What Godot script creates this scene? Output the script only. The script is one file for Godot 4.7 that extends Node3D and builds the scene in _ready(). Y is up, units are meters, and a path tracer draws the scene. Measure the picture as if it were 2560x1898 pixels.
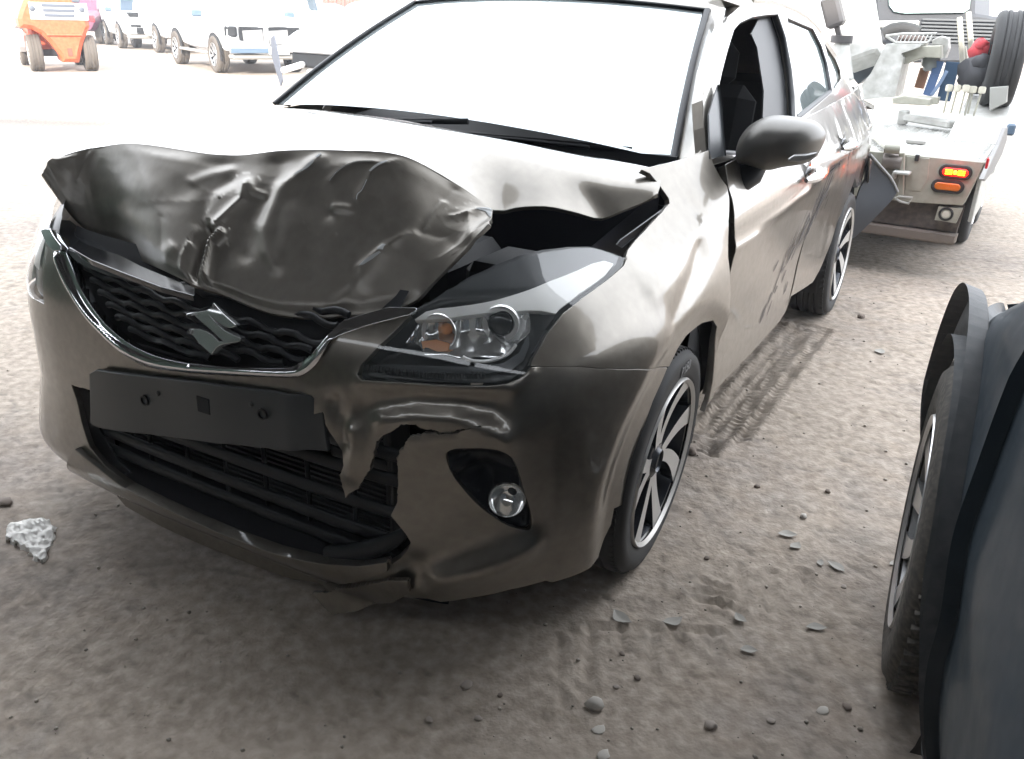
extends Node3D
# A crashed hatchback in a salvage yard, seen from under the front edge of a shed.
const CAR_TURN := -0.4954
var car_spot := Vector3(-0.3495, 0, -2.4011)
var names := {}
var rng := RandomNumberGenerator.new()
var mats := {}
var crumple := FastNoiseLite.new()

# ---------------------------------------------------------------- naming
func numbered(called: String) -> String:
	if not names.has(called):
		names[called] = 0
		return called
	names[called] += 1
	return "%s_%03d" % [called, names[called]]

func thing(called: String, label: String, category: String, at := Vector3.ZERO, turn := 0.0, group := "") -> Node3D:
	var o := Node3D.new()
	o.name = numbered(called)
	add_child(o)
	o.position = at
	o.rotation.y = turn
	tag(o, label, category, group)
	return o

func tag(o: Node, label: String, category: String, group := "") -> void:
	o.set_meta("label", label)
	o.set_meta("category", category)
	if group != "":
		o.set_meta("group", group)

func obj(called: String, mesh: Mesh, m: Material, parent: Node = null) -> MeshInstance3D:
	var o := MeshInstance3D.new()
	o.name = called if parent else numbered(called)
	o.mesh = mesh
	o.material_override = m
	(parent if parent else self).add_child(o, true)
	return o

func V2(a: Array) -> PackedVector2Array:
	var r := PackedVector2Array()
	for i in range(0, a.size(), 2):
		r.append(Vector2(a[i], a[i + 1]))
	return r

func V3(a: Array) -> PackedVector3Array:
	var r := PackedVector3Array()
	for i in range(0, a.size(), 3):
		r.append(Vector3(a[i], a[i + 1], a[i + 2]))
	return r

# ---------------------------------------------------------------- materials (colours are real-world linear values)
func mat(key: String, c := Color.BLACK, rough := 0.5, metal := 0.0) -> StandardMaterial3D:
	if mats.has(key):
		return mats[key]
	var m := StandardMaterial3D.new()
	m.albedo_color = c.linear_to_srgb()
	m.roughness = rough
	m.metallic = metal
	mats[key] = m
	return m

func noise_tex(seed_: int, freq: float, lo: Color, hi: Color, oct := 4, size := 512) -> NoiseTexture2D:
	var n := FastNoiseLite.new()
	n.seed = seed_
	n.frequency = freq
	n.fractal_octaves = oct
	var t := NoiseTexture2D.new()
	t.width = size
	t.height = size
	t.seamless = true
	t.noise = n
	var g := Gradient.new()
	g.set_color(0, lo.linear_to_srgb())
	g.set_color(1, hi.linear_to_srgb())
	t.color_ramp = g
	return t

func bump_tex(seed_: int, freq: float, strength: float, oct := 4, size := 512) -> NoiseTexture2D:
	var n := FastNoiseLite.new()
	n.seed = seed_
	n.frequency = freq
	n.fractal_octaves = oct
	var t := NoiseTexture2D.new()
	t.width = size
	t.height = size
	t.seamless = true
	t.as_normal_map = true
	t.bump_strength = strength
	t.noise = n
	return t

func grime(m: StandardMaterial3D, seed_: int, lo: Color, hi: Color, scale_: float, freq := 0.02, world := false) -> StandardMaterial3D:
	m.albedo_color = Color.WHITE
	m.albedo_texture = noise_tex(seed_, freq, lo, hi)
	m.uv1_triplanar = true
	m.uv1_world_triplanar = world
	m.uv1_scale = Vector3.ONE * scale_
	return m

# ---------------------------------------------------------------- mesh helpers
func st() -> SurfaceTool:
	var s := SurfaceTool.new()
	s.begin(Mesh.PRIMITIVE_TRIANGLES)
	return s

func tri(s: SurfaceTool, a: Vector3, b: Vector3, c: Vector3, na: Vector3, nb: Vector3, nc: Vector3) -> void:
	var g := (b - a).cross(c - a)
	if g.length_squared() < 1e-18:
		return
	if g.dot(na + nb + nc) > 0.0:
		var t := b
		b = c
		c = t
		t = nb
		nb = nc
		nc = t
	s.set_normal(na)
	s.add_vertex(a)
	s.set_normal(nb)
	s.add_vertex(b)
	s.set_normal(nc)
	s.add_vertex(c)

func quad(s: SurfaceTool, a: Vector3, b: Vector3, c: Vector3, d: Vector3, n := Vector3.ZERO) -> void:
	if n == Vector3.ZERO:
		n = (b - a).cross(d - a).normalized()
		if n == Vector3.ZERO:
			n = (c - b).cross(d - b).normalized()
	tri(s, a, b, c, n, n, n)
	tri(s, a, c, d, n, n, n)

func box(s: SurfaceTool, c: Vector3, size: Vector3, b := Basis.IDENTITY, bevel := 0.0) -> void:
	var h := size * 0.5
	var e := minf(bevel, minf(h.x, minf(h.y, h.z)) * 0.9)
	var ax := [b.x, b.y, b.z]
	for k in 3:
		var u: Vector3 = ax[(k + 1) % 3]
		var v: Vector3 = ax[(k + 2) % 3]
		var w: Vector3 = ax[k]
		var hu := h[(k + 1) % 3] - e
		var hv := h[(k + 2) % 3] - e
		for sg in [-1.0, 1.0]:
			var o: Vector3 = c + w * h[k] * sg
			quad(s, o - u * hu - v * hv, o + u * hu - v * hv, o + u * hu + v * hv, o - u * hu + v * hv, w * sg)
	if e > 0.0:
		for k in 3:
			var u: Vector3 = ax[(k + 1) % 3]
			var v: Vector3 = ax[(k + 2) % 3]
			var w: Vector3 = ax[k]
			for su in [-1.0, 1.0]:
				for sv in [-1.0, 1.0]:
					var p: Vector3 = c + u * su * h[(k + 1) % 3] + v * sv * (h[(k + 2) % 3] - e)
					var q: Vector3 = c + u * su * (h[(k + 1) % 3] - e) + v * sv * h[(k + 2) % 3]
					var l: Vector3 = w * (h[k] - e)
					quad(s, p - l, p + l, q + l, q - l, (u * su + v * sv).normalized())
		for sx in [-1.0, 1.0]:
			for sy in [-1.0, 1.0]:
				for sz in [-1.0, 1.0]:
					var k0: Vector3 = c + b.x * sx * h.x + b.y * sy * (h.y - e) + b.z * sz * (h.z - e)
					var k1: Vector3 = c + b.x * sx * (h.x - e) + b.y * sy * h.y + b.z * sz * (h.z - e)
					var k2: Vector3 = c + b.x * sx * (h.x - e) + b.y * sy * (h.y - e) + b.z * sz * h.z
					var nn: Vector3 = (b.x * sx + b.y * sy + b.z * sz).normalized()
					tri(s, k0, k1, k2, nn, nn, nn)

func box_mesh(c: Vector3, size: Vector3, bevel := 0.0, b := Basis.IDENTITY) -> ArrayMesh:
	var s := st()
	box(s, c, size, b, bevel)
	return s.commit()

func beam(s: SurfaceTool, a: Vector3, b: Vector3, w: float, h: float, bevel := 0.003, up := Vector3.UP) -> void:
	var z := (b - a).normalized()
	var x := up.cross(z)
	x = (Vector3.RIGHT.cross(z) if x.length() < 0.01 else x).normalized()
	box(s, (a + b) * 0.5, Vector3(w, h, (b - a).length()), Basis(x, z.cross(x), z), bevel)

# a rounded tube along a path; radius may vary
func tube(s: SurfaceTool, path: PackedVector3Array, r: Variant, seg := 10, flat := 1.0, caps := true) -> void:
	var n := path.size()
	var prev := Vector3.ZERO
	var rings := []
	for i in n:
		var d := (path[mini(i + 1, n - 1)] - path[maxi(i - 1, 0)]).normalized()
		var x := prev - d * prev.dot(d)
		if x.length() < 0.01:
			x = d.cross(Vector3.UP)
			if x.length() < 0.05:
				x = d.cross(Vector3.RIGHT)
		x = x.normalized()
		prev = x
		var y := d.cross(x)
		var rr: float = r[i] if r is Array else r
		var ring := []
		for k in seg:
			var a := TAU * k / seg
			ring.append([path[i] + x * cos(a) * rr + y * sin(a) * rr * flat, (x * cos(a) + y * sin(a) / maxf(flat, 0.1)).normalized()])
		rings.append(ring)
		if caps and (i == 0 or i == n - 1):
			var nn := -d if i == 0 else d
			for k in seg:
				tri(s, path[i], ring[k][0], ring[(k + 1) % seg][0], nn, nn, nn)
	for i in n - 1:
		for k in seg:
			var a: Array = rings[i][k]
			var b: Array = rings[i][(k + 1) % seg]
			var c: Array = rings[i + 1][(k + 1) % seg]
			var d2: Array = rings[i + 1][k]
			tri(s, a[0], b[0], c[0], a[1], b[1], c[1])
			tri(s, a[0], c[0], d2[0], a[1], c[1], d2[1])

func smooth_path(p: PackedVector3Array, sub := 6) -> PackedVector3Array:
	var r := PackedVector3Array()
	var n := p.size()
	for i in n - 1:
		for k in sub:
			r.append(p[i].cubic_interpolate(p[i + 1], p[maxi(i - 1, 0)], p[mini(i + 2, n - 1)], float(k) / sub))
	r.append(p[n - 1])
	return r

func smooth_path2(p: PackedVector2Array, sub := 6, closed := false) -> PackedVector2Array:
	var r := PackedVector2Array()
	var n := p.size()
	for i in (n if closed else n - 1):
		for k in sub:
			var a := p[(i - 1 + n) % n] if closed else p[maxi(i - 1, 0)]
			var d := p[(i + 2) % n] if closed else p[mini(i + 2, n - 1)]
			r.append(p[i].cubic_interpolate(p[(i + 1) % n], a, d, float(k) / sub))
	if not closed:
		r.append(p[n - 1])
	return r

# surface of revolution about the axis of b.y through c; profile of (radius, height); parts of the circle with a0..a1
func lathe(s: SurfaceTool, c: Vector3, b: Basis, prof: PackedVector2Array, seg := 32, a0 := 0.0, a1 := TAU, crease := 0.6) -> void:
	var n := prof.size()
	var nr := []
	for i in n - 1:
		var d := prof[i + 1] - prof[i]
		nr.append(Vector2(d.y, -d.x).normalized())
	for i in n - 1:
		var n0: Vector2 = nr[i]
		var n1: Vector2 = nr[i]
		if i > 0 and nr[i - 1].dot(nr[i]) > crease:
			n0 = (nr[i - 1] + nr[i]).normalized()
		if i < n - 2 and nr[i + 1].dot(nr[i]) > crease:
			n1 = (nr[i + 1] + nr[i]).normalized()
		for k in seg:
			var t0 := a0 + (a1 - a0) * k / seg
			var t1 := a0 + (a1 - a0) * (k + 1) / seg
			var d0 := b.x * cos(t0) + b.z * sin(t0)
			var d1 := b.x * cos(t1) + b.z * sin(t1)
			var p00 := c + d0 * prof[i].x + b.y * prof[i].y
			var p01 := c + d1 * prof[i].x + b.y * prof[i].y
			var p10 := c + d0 * prof[i + 1].x + b.y * prof[i + 1].y
			var p11 := c + d1 * prof[i + 1].x + b.y * prof[i + 1].y
			var m00 := d0 * n0.x + b.y * n0.y
			var m01 := d1 * n0.x + b.y * n0.y
			var m10 := d0 * n1.x + b.y * n1.y
			var m11 := d1 * n1.x + b.y * n1.y
			tri(s, p00, p01, p11, m00, m01, m11)
			tri(s, p00, p11, p10, m00, m11, m10)

# flat polygon in the plane (o, x, y) given a thickness along its normal, edges slightly rounded
func slab(s: SurfaceTool, poly: PackedVector2Array, o: Vector3, x: Vector3, y: Vector3, thick: float, bevel := 0.0) -> void:
	var n := x.cross(y).normalized()
	if Geometry2D.is_polygon_clockwise(poly):
		poly = poly.duplicate()
		poly.reverse()
	var top := poly
	if bevel > 0.0:
		var sh := Geometry2D.offset_polygon(poly, -bevel, Geometry2D.JOIN_MITER)
		if sh.size() == 1 and sh[0].size() == poly.size():
			top = sh[0]
			var best := 0
			for i in top.size():
				if top[i].distance_to(poly[0]) < top[best].distance_to(poly[0]):
					best = i
			var rot := PackedVector2Array()
			for i in top.size():
				rot.append(top[(best + i) % top.size()])
			top = rot
		else:
			bevel = 0.0
	var ids := Geometry2D.triangulate_polygon(top)
	for i in range(0, ids.size(), 3):
		var p := []
		for k in 3:
			p.append(o + x * top[ids[i + k]].x + y * top[ids[i + k]].y)
		tri(s, p[0], p[1], p[2], n, n, n)
		tri(s, p[0] - n * thick, p[1] - n * thick, p[2] - n * thick, -n, -n, -n)
	var m := poly.size()
	for i in m:
		var j := (i + 1) % m
		var a := o + x * poly[i].x + y * poly[i].y
		var b := o + x * poly[j].x + y * poly[j].y
		var e := (b - a).cross(n).normalized()
		quad(s, a - n * bevel, b - n * bevel, b - n * thick, a - n * thick, e)
		if bevel > 0.0:
			quad(s, a - n * bevel, b - n * bevel, o + x * top[j].x + y * top[j].y, o + x * top[i].x + y * top[i].y, (e + n).normalized())

func inside_any(p: Vector2, polys: Array) -> bool:
	for q in polys:
		if Geometry2D.is_point_in_polygon(p, q):
			return true
	return false

# a sheet-metal patch: polygon (with holes) in a 2-D chart, mapped to space; edges turn in by `thick`
func patch(outer: PackedVector2Array, holes: Array, step: float, map: Callable, thick := 0.012, eps := 0.0015, ustep := 0.0, flip := 1.0) -> ArrayMesh:
	var s := st()
	if ustep == 0.0:
		ustep = step
	var sx := ustep
	var sy := step
	var bb := Rect2(outer[0], Vector2.ZERO)
	for p in outer:
		bb = bb.expand(p)
	var nx := int(ceil(bb.size.x / sx))
	var ny := int(ceil(bb.size.y / sy))
	var cache := {}
	var at := func(p: Vector2) -> Array:
		var k := Vector2i(roundi(p.x * 40000.0), roundi(p.y * 40000.0))
		if cache.has(k):
			return cache[k]
		var c: Vector3 = map.call(p)
		var dx: Vector3 = map.call(p + Vector2(eps, 0)) - map.call(p - Vector2(eps, 0))
		var dy: Vector3 = map.call(p + Vector2(0, eps)) - map.call(p - Vector2(0, eps))
		var r := [c, dx.cross(dy).normalized() * flip]
		cache[k] = r
		return r
	var rings := [outer]
	rings.append_array(holes)
	var hot := {}
	for ring in rings:
		for i in ring.size():
			var a: Vector2 = ring[i]
			var b: Vector2 = ring[(i + 1) % ring.size()]
			var m := int(ceil((b - a).length() / minf(sx, sy) * 3.0)) + 1
			for k in m + 1:
				var p := (a.lerp(b, float(k) / m) - bb.position) / Vector2(sx, sy)
				for ox in [-0.02, 0.02]:
					for oy in [-0.02, 0.02]:
						hot[Vector2i(floori(p.x + ox), floori(p.y + oy))] = true
	for i in nx:
		for j in ny:
			var p0 := bb.position + Vector2(i * sx, j * sy)
			var cell := PackedVector2Array([p0, p0 + Vector2(sx, 0), p0 + Vector2(sx, sy), p0 + Vector2(0, sy)])
			if not hot.has(Vector2i(i, j)):
				var mid := p0 + Vector2(sx, sy) * 0.5
				if not Geometry2D.is_point_in_polygon(mid, outer) or inside_any(mid, holes):
					continue
				var q := [at.call(cell[0]), at.call(cell[1]), at.call(cell[2]), at.call(cell[3])]
				tri(s, q[0][0], q[1][0], q[2][0], q[0][1], q[1][1], q[2][1])
				tri(s, q[0][0], q[2][0], q[3][0], q[0][1], q[2][1], q[3][1])
				continue
			var pieces := Geometry2D.intersect_polygons(cell, outer)
			for h in holes:
				var nxt := []
				for pc in pieces:
					nxt.append_array(Geometry2D.clip_polygons(pc, h))
				pieces.assign(nxt)
			for pc in pieces:
				if Geometry2D.is_polygon_clockwise(pc):
					continue
				var ids := Geometry2D.triangulate_polygon(pc)
				for k in range(0, ids.size(), 3):
					var a: Array = at.call(pc[ids[k]])
					var b: Array = at.call(pc[ids[k + 1]])
					var c: Array = at.call(pc[ids[k + 2]])
					tri(s, a[0], b[0], c[0], a[1], b[1], c[1])
	if thick > 0.0:
		for ri in rings.size():
			var ring: PackedVector2Array = rings[ri]
			var cw := Geometry2D.is_polygon_clockwise(ring)
			for i in ring.size():
				var a: Vector2 = ring[i]
				var b: Vector2 = ring[(i + 1) % ring.size()]
				var m := maxi(1, int(ceil((b - a).length() / minf(sx, sy))))
				for k in m:
					var p := a.lerp(b, float(k) / m)
					var q := a.lerp(b, float(k + 1) / m)
					var mid := (p + q) * 0.5
					if ri > 0 and not Geometry2D.is_point_in_polygon(mid, outer):
						continue
					var skip := false
					for rj in rings.size():
						if rj > 0 and rj != ri and Geometry2D.is_point_in_polygon(mid, rings[rj]):
							skip = true
					if skip:
						continue
					var fa: Array = at.call(p)
					var fb: Array = at.call(q)
					var out: Vector3 = (fb[0] - fa[0]).cross(fa[1]).normalized() * flip
					if (ri == 0) == cw:
						out = -out
					var e := minf(0.0025, thick * 0.3)
					var na: Vector3 = fa[1]
					var nb: Vector3 = fb[1]
					var a1: Vector3 = fa[0] + out * e * 0.7 - na * e
					var b1: Vector3 = fb[0] + out * e * 0.7 - nb * e
					tri(s, fa[0], fb[0], b1, na, nb, out)
					tri(s, fa[0], b1, a1, na, out, out)
					quad(s, a1, b1, b1 - nb * thick, a1 - na * thick, out)
	return s.commit()

# nonuniform cubic through rows
func cubic3(xs: Array, ys: PackedVector3Array, x: float) -> Vector3:
	var n := xs.size()
	x = clampf(x, xs[0], xs[n - 1])
	var i := 0
	while i < n - 2 and xs[i + 1] <= x:
		i += 1
	var h: float = xs[i + 1] - xs[i]
	var t: float = (x - xs[i]) / h
	var a := maxi(i - 1, 0)
	var b := mini(i + 2, n - 1)
	var m0: Vector3 = (ys[i + 1] - ys[a]) / (xs[i + 1] - xs[a]) * h
	var m1: Vector3 = (ys[b] - ys[i]) / (xs[b] - xs[i]) * h
	var t2 := t * t
	var t3 := t2 * t
	return ys[i] * (2 * t3 - 3 * t2 + 1) + m0 * (t3 - 2 * t2 + t) + ys[i + 1] * (-2 * t3 + 3 * t2) + m1 * (t3 - t2)

func cubic1(xs: Array, ys: Array, x: float) -> float:
	var n := xs.size()
	x = clampf(x, xs[0], xs[n - 1])
	var i := 0
	while i < n - 2 and xs[i + 1] <= x:
		i += 1
	var h: float = xs[i + 1] - xs[i]
	var t: float = (x - xs[i]) / h
	var a := maxi(i - 1, 0)
	var b := mini(i + 2, n - 1)
	var m0: float = (ys[i + 1] - ys[a]) / (xs[i + 1] - xs[a]) * h
	var m1: float = (ys[b] - ys[i]) / (xs[b] - xs[i]) * h
	var t2 := t * t
	var t3 := t2 * t
	return ys[i] * (2 * t3 - 3 * t2 + 1) + m0 * (t3 - 2 * t2 + t) + ys[i + 1] * (-2 * t3 + 3 * t2) + m1 * (t3 - t2)

# rows of points -> smooth surface callable on (u, v) in 0..1
func lofted(rows: Array) -> Callable:
	return func(p: Vector2) -> Vector3:
		var col := PackedVector3Array()
		var vs := []
		for r in rows.size():
			var row: PackedVector3Array = rows[r]
			var us := []
			for k in row.size():
				us.append(float(k) / (row.size() - 1))
			col.append(cubic3(us, row, p.x))
			vs.append(float(r) / (rows.size() - 1))
		return cubic3(vs, col, p.y)

const UNIT := [0, 0, 1, 0, 1, 1, 0, 1]

func loft(rows: Array, nu := 16, nv := 16, thick := 0.0, flip := 1.0) -> ArrayMesh:
	return patch(V2(UNIT), [], 1.0 / nv, lofted(rows), thick, 0.002, 1.0 / nu, flip)

# distance from a point to a polyline
func line_dist(p: Vector2, line: PackedVector2Array, sx := 1.0) -> float:
	var best := 1e9
	p.x *= sx
	for i in line.size() - 1:
		var a := Vector2(line[i].x * sx, line[i].y)
		var b := Vector2(line[i + 1].x * sx, line[i + 1].y)
		best = minf(best, p.distance_squared_to(Geometry2D.get_closest_point_to_segment(p, a, b)))
	return sqrt(best)

# sum of ridges and dents: [polyline, height, width, sharp]
func dents(p: Vector2, list: Array, sx := 1.0) -> float:
	var o := 0.0
	for f in list:
		var d: float = line_dist(p, f[0], sx) / f[2]
		if d < 4.0:
			o += f[1] * (exp(0.4 - sqrt(d * d + 0.16)) if f[3] else exp(-d * d))
	return o

# ---------------------------------------------------------------- the hatchback's outer skin: s runs round the car from the middle of its nose, y is height
const SKIN_Y := [0.12, 0.2, 0.3, 0.42, 0.54, 0.62, 0.7, 0.76, 0.82, 0.88, 0.96, 1.06]
const SKIN_S := [0, 0.45, 0.8, 1.15, 1.75, 2.9, 3.8]
const SKIN_OFF := [[-.09,-.02,0,0,0,-.005,-.02,-.05,-.1,-.17,-.28,-.44],[-.08,-.015,0,0,-.002,-.01,-.03,-.06,-.115,-.19,-.3,-.46],[-.07,-.01,0,0,0,0,-.02,-.055,-.105,-.18,-.29,-.44],[-.03,-.01,0,0,0,0,-.01,-.03,-.065,-.12,-.2,-.3],[-.09,-.06,-.03,-.012,-.004,0,0,.002,0,-.008,-.045,-.1],[-.09,-.06,-.03,-.012,-.004,0,0,.002,0,-.008,-.045,-.1],[-.12,-.08,-.04,-.012,-.004,0,0,0,-.01,-.02,-.055,-.11]]
var skin_line := PackedVector3Array()
var skin_at := []
var skin_cache := {}

func skin_setup() -> void:
	var pts := V2([0,.735,.15,.733,.3,.726,.42,.715,.53,.697,.63,.662,.72,.595,.785,.505,.825,.4,.85,.28,.866,.14,.872,0,.875,-.3,.875,-.6,.872,-1.2,.872,-2,.87,-2.5,.84,-2.95,.76,-3.15,.66,-3.26])
	var along := 0.0
	skin_line.append(Vector3(-pts[1].x, 0, pts[1].y))
	skin_at.append(-pts[0].distance_to(pts[1]))
	for i in pts.size():
		if i > 0:
			along += pts[i].distance_to(pts[i - 1])
		skin_line.append(Vector3(pts[i].x, 0, pts[i].y))
		skin_at.append(along)

func skin(s: float, y: float, push := 0.0) -> Vector3:
	var a := absf(s)
	var key := int(round(a * 50000.0))
	var ent: Array
	if skin_cache.has(key):
		ent = skin_cache[key]
	else:
		var p := cubic3(skin_at, skin_line, a)
		var q := cubic3(skin_at, skin_line, a + 0.001) - cubic3(skin_at, skin_line, maxf(a - 0.001, -0.1))
		var n := Vector3(-q.z, 0, q.x).normalized()
		if n.dot(p) < 0.0:
			n = -n
		ent = [p, n]
		skin_cache[key] = ent
	var cols := []
	for k in SKIN_S.size():
		cols.append(0.0)
	# only the stations near a matter
	var i := 0
	while i < SKIN_S.size() - 2 and SKIN_S[i + 1] <= a:
		i += 1
	for k in range(maxi(i - 1, 0), mini(i + 3, SKIN_S.size())):
		cols[k] = cubic1(SKIN_Y, SKIN_OFF[k], y)
	var o := cubic1(SKIN_S, cols, a)
	var side := 1.0
	if s < 0.0:
		if o < 0.0:
			o *= lerpf(1.0, 0.6, clampf((y - 0.55) / 0.11, 0, 1))
		side = -(1.0 + (0.06 + 0.10 * clampf((0.42 - y) / 0.2, 0, 1)) * clampf(a / 0.5, 0, 1))
	o += push
	var r: Vector3 = ent[0] + ent[1] * o
	return Vector3(r.x * side, y, r.z)


# ---------------------------------------------------------------- the scene
func _ready() -> void:
	rng.seed = 20240611
	var cam := Camera3D.new()
	cam.name = "camera"
	cam.fov = 46.869
	cam.keep_aspect = Camera3D.KEEP_HEIGHT
	cam.near = 0.05
	cam.far = 400.0
	cam.transform = Transform3D(Basis(Vector3.RIGHT, -0.4001) * Basis(Vector3.BACK, 0.0323), Vector3(0,1.3614,0))
	add_child(cam)
	cam.current = true
	var we := WorldEnvironment.new()
	we.name = "world_environment"
	var env := Environment.new()
	env.background_mode = Environment.BG_SKY
	var sky := Sky.new()
	var sm := ProceduralSkyMaterial.new()
	sm.sky_top_color = Color(0.95, 0.97, 1.0)
	sm.sky_horizon_color = Color(0.97, 0.98, 1.0)
	sm.sky_curve = 0.2
	sm.ground_bottom_color = Color(0.45, 0.42, 0.38)
	sm.ground_horizon_color = Color(0.75, 0.73, 0.7)
	sm.energy_multiplier = 1.3
	sky.sky_material = sm
	env.sky = sky
	env.tonemap_mode = Environment.TONE_MAPPER_LINEAR
	env.tonemap_exposure = 4.2
	env.sdfgi_enabled = true
	env.ssao_enabled = true
	env.ssil_enabled = true
	env.fog_enabled = true
	env.fog_density = 0.003
	env.fog_light_color = Color(0.93, 0.95, 0.98)
	we.environment = env
	add_child(we)
	var sun := DirectionalLight3D.new()
	sun.name = "sun"
	sun.light_energy = 1.1
	sun.light_color = Color(1.0, 0.97, 0.93)
	sun.light_angular_distance = 2.0
	sun.shadow_enabled = true
	sun.rotation_degrees = Vector3(-23, -6, 0)
	add_child(sun)

	skin_setup()
	crumple.seed = 5
	crumple.frequency = 1.0
	crumple.fractal_octaves = 3
	ridged.seed = 12
	ridged.frequency = 1.0
	ridged.fractal_type = FastNoiseLite.FRACTAL_RIDGED
	ridged.fractal_octaves = 2
	build_ground()
	build_shed()
	build_hatchback()
	build_suv()
	build_tow_truck()
	build_background()
	build_litter()


# ---------------------------------------------------------------- the crashed hatchback
const FACE_T := [0, 0.1, 0.22, 0.35, 0.5, 0.62, 0.74, 0.85, 0.92, 1.0]
var face_top := V3([-.69,.974,.492,-.655,.988,.466,-.6,1.002,.444,-.414,1.03,.465,-.134,1.029,.452,.037,1.055,.436,.193,1.066,.404,.313,1.061,.366,.401,1.009,.31,.485,.952,.276])
var face_low := V3([-.69,.939,.545,-.61,.826,.529,-.45,.781,.545,-.087,.803,.675,.051,.784,.67,.199,.767,.665,.34,.777,.614,.438,.799,.531,.47,.838,.487,.522,.94,.36])
var car_paint: StandardMaterial3D
var ridged := FastNoiseLite.new()
var bumper_dents := []
var face_dents := []
var hub := Vector2(0.0, 0.30)

func face(p: Vector2) -> Vector3:
	var r := cubic3(FACE_T, face_top, p.x)
	var l := cubic3(FACE_T, face_low, p.x)
	var d := 0.32 * dents(p, face_dents, 3.0) * smoothstep(0.0, 0.08, p.y)
	d += (0.0012 * crumple.get_noise_2d(p.x * 5.0, p.y * 2.0) + 0.006 * ridged.get_noise_2d(p.x * 1.7 + 0.3, p.y * 0.8 + 0.3 * p.x)) * smoothstep(0.0, 0.12, p.y)
	var a := r.lerp(l, p.y)
	var n := Vector3(0, 0.75, 0.65)
	# the sheet rolls over the ridge and bellies out a little
	d += 0.008 * sin(PI * clampf(p.y, 0, 1)) * (1.0 - smoothstep(0.85, 1.0, p.x))
	d -= 0.008 * smoothstep(0.93, 1.0, p.y) * smoothstep(0.3, 0.4, p.x) * (1.0 - smoothstep(0.8, 0.9, p.x))
	return a + n * d

func nose(p: Vector2) -> Vector3:
	var d := dents(p, bumper_dents)
	# flat flare round the wheel opening
	if p.x > 0.85:
		var q := skin(p.x, p.y)
		var r := Vector2(q.z, q.y).distance_to(hub)
		d += 0.020 * smoothstep(0.35, 0.43, r) * (1.0 - smoothstep(0.43, 0.62, r))
	return skin(p.x, p.y, d)

func pushed(k: float) -> Callable:
	return func(p: Vector2) -> Vector3: return skin(p.x, p.y, k)

func upper(p: Vector2) -> Vector3:
	# the leaning plane of the side windows, chart (z, y)
	return Vector3(1.25 - 0.45 * p.y - 0.03 * pow(absf(p.x + 1.4) / 1.6, 2.0), p.y, p.x)

func zy(a: PackedVector3Array) -> PackedVector2Array:
	var r := PackedVector2Array()
	for p in a:
		r.append(Vector2(p.z, p.y))
	return r

func mirrored(a: PackedVector3Array) -> PackedVector3Array:
	var r := PackedVector3Array()
	for p in a:
		r.append(Vector3(-p.x, p.y, p.z))
	return r

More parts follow.
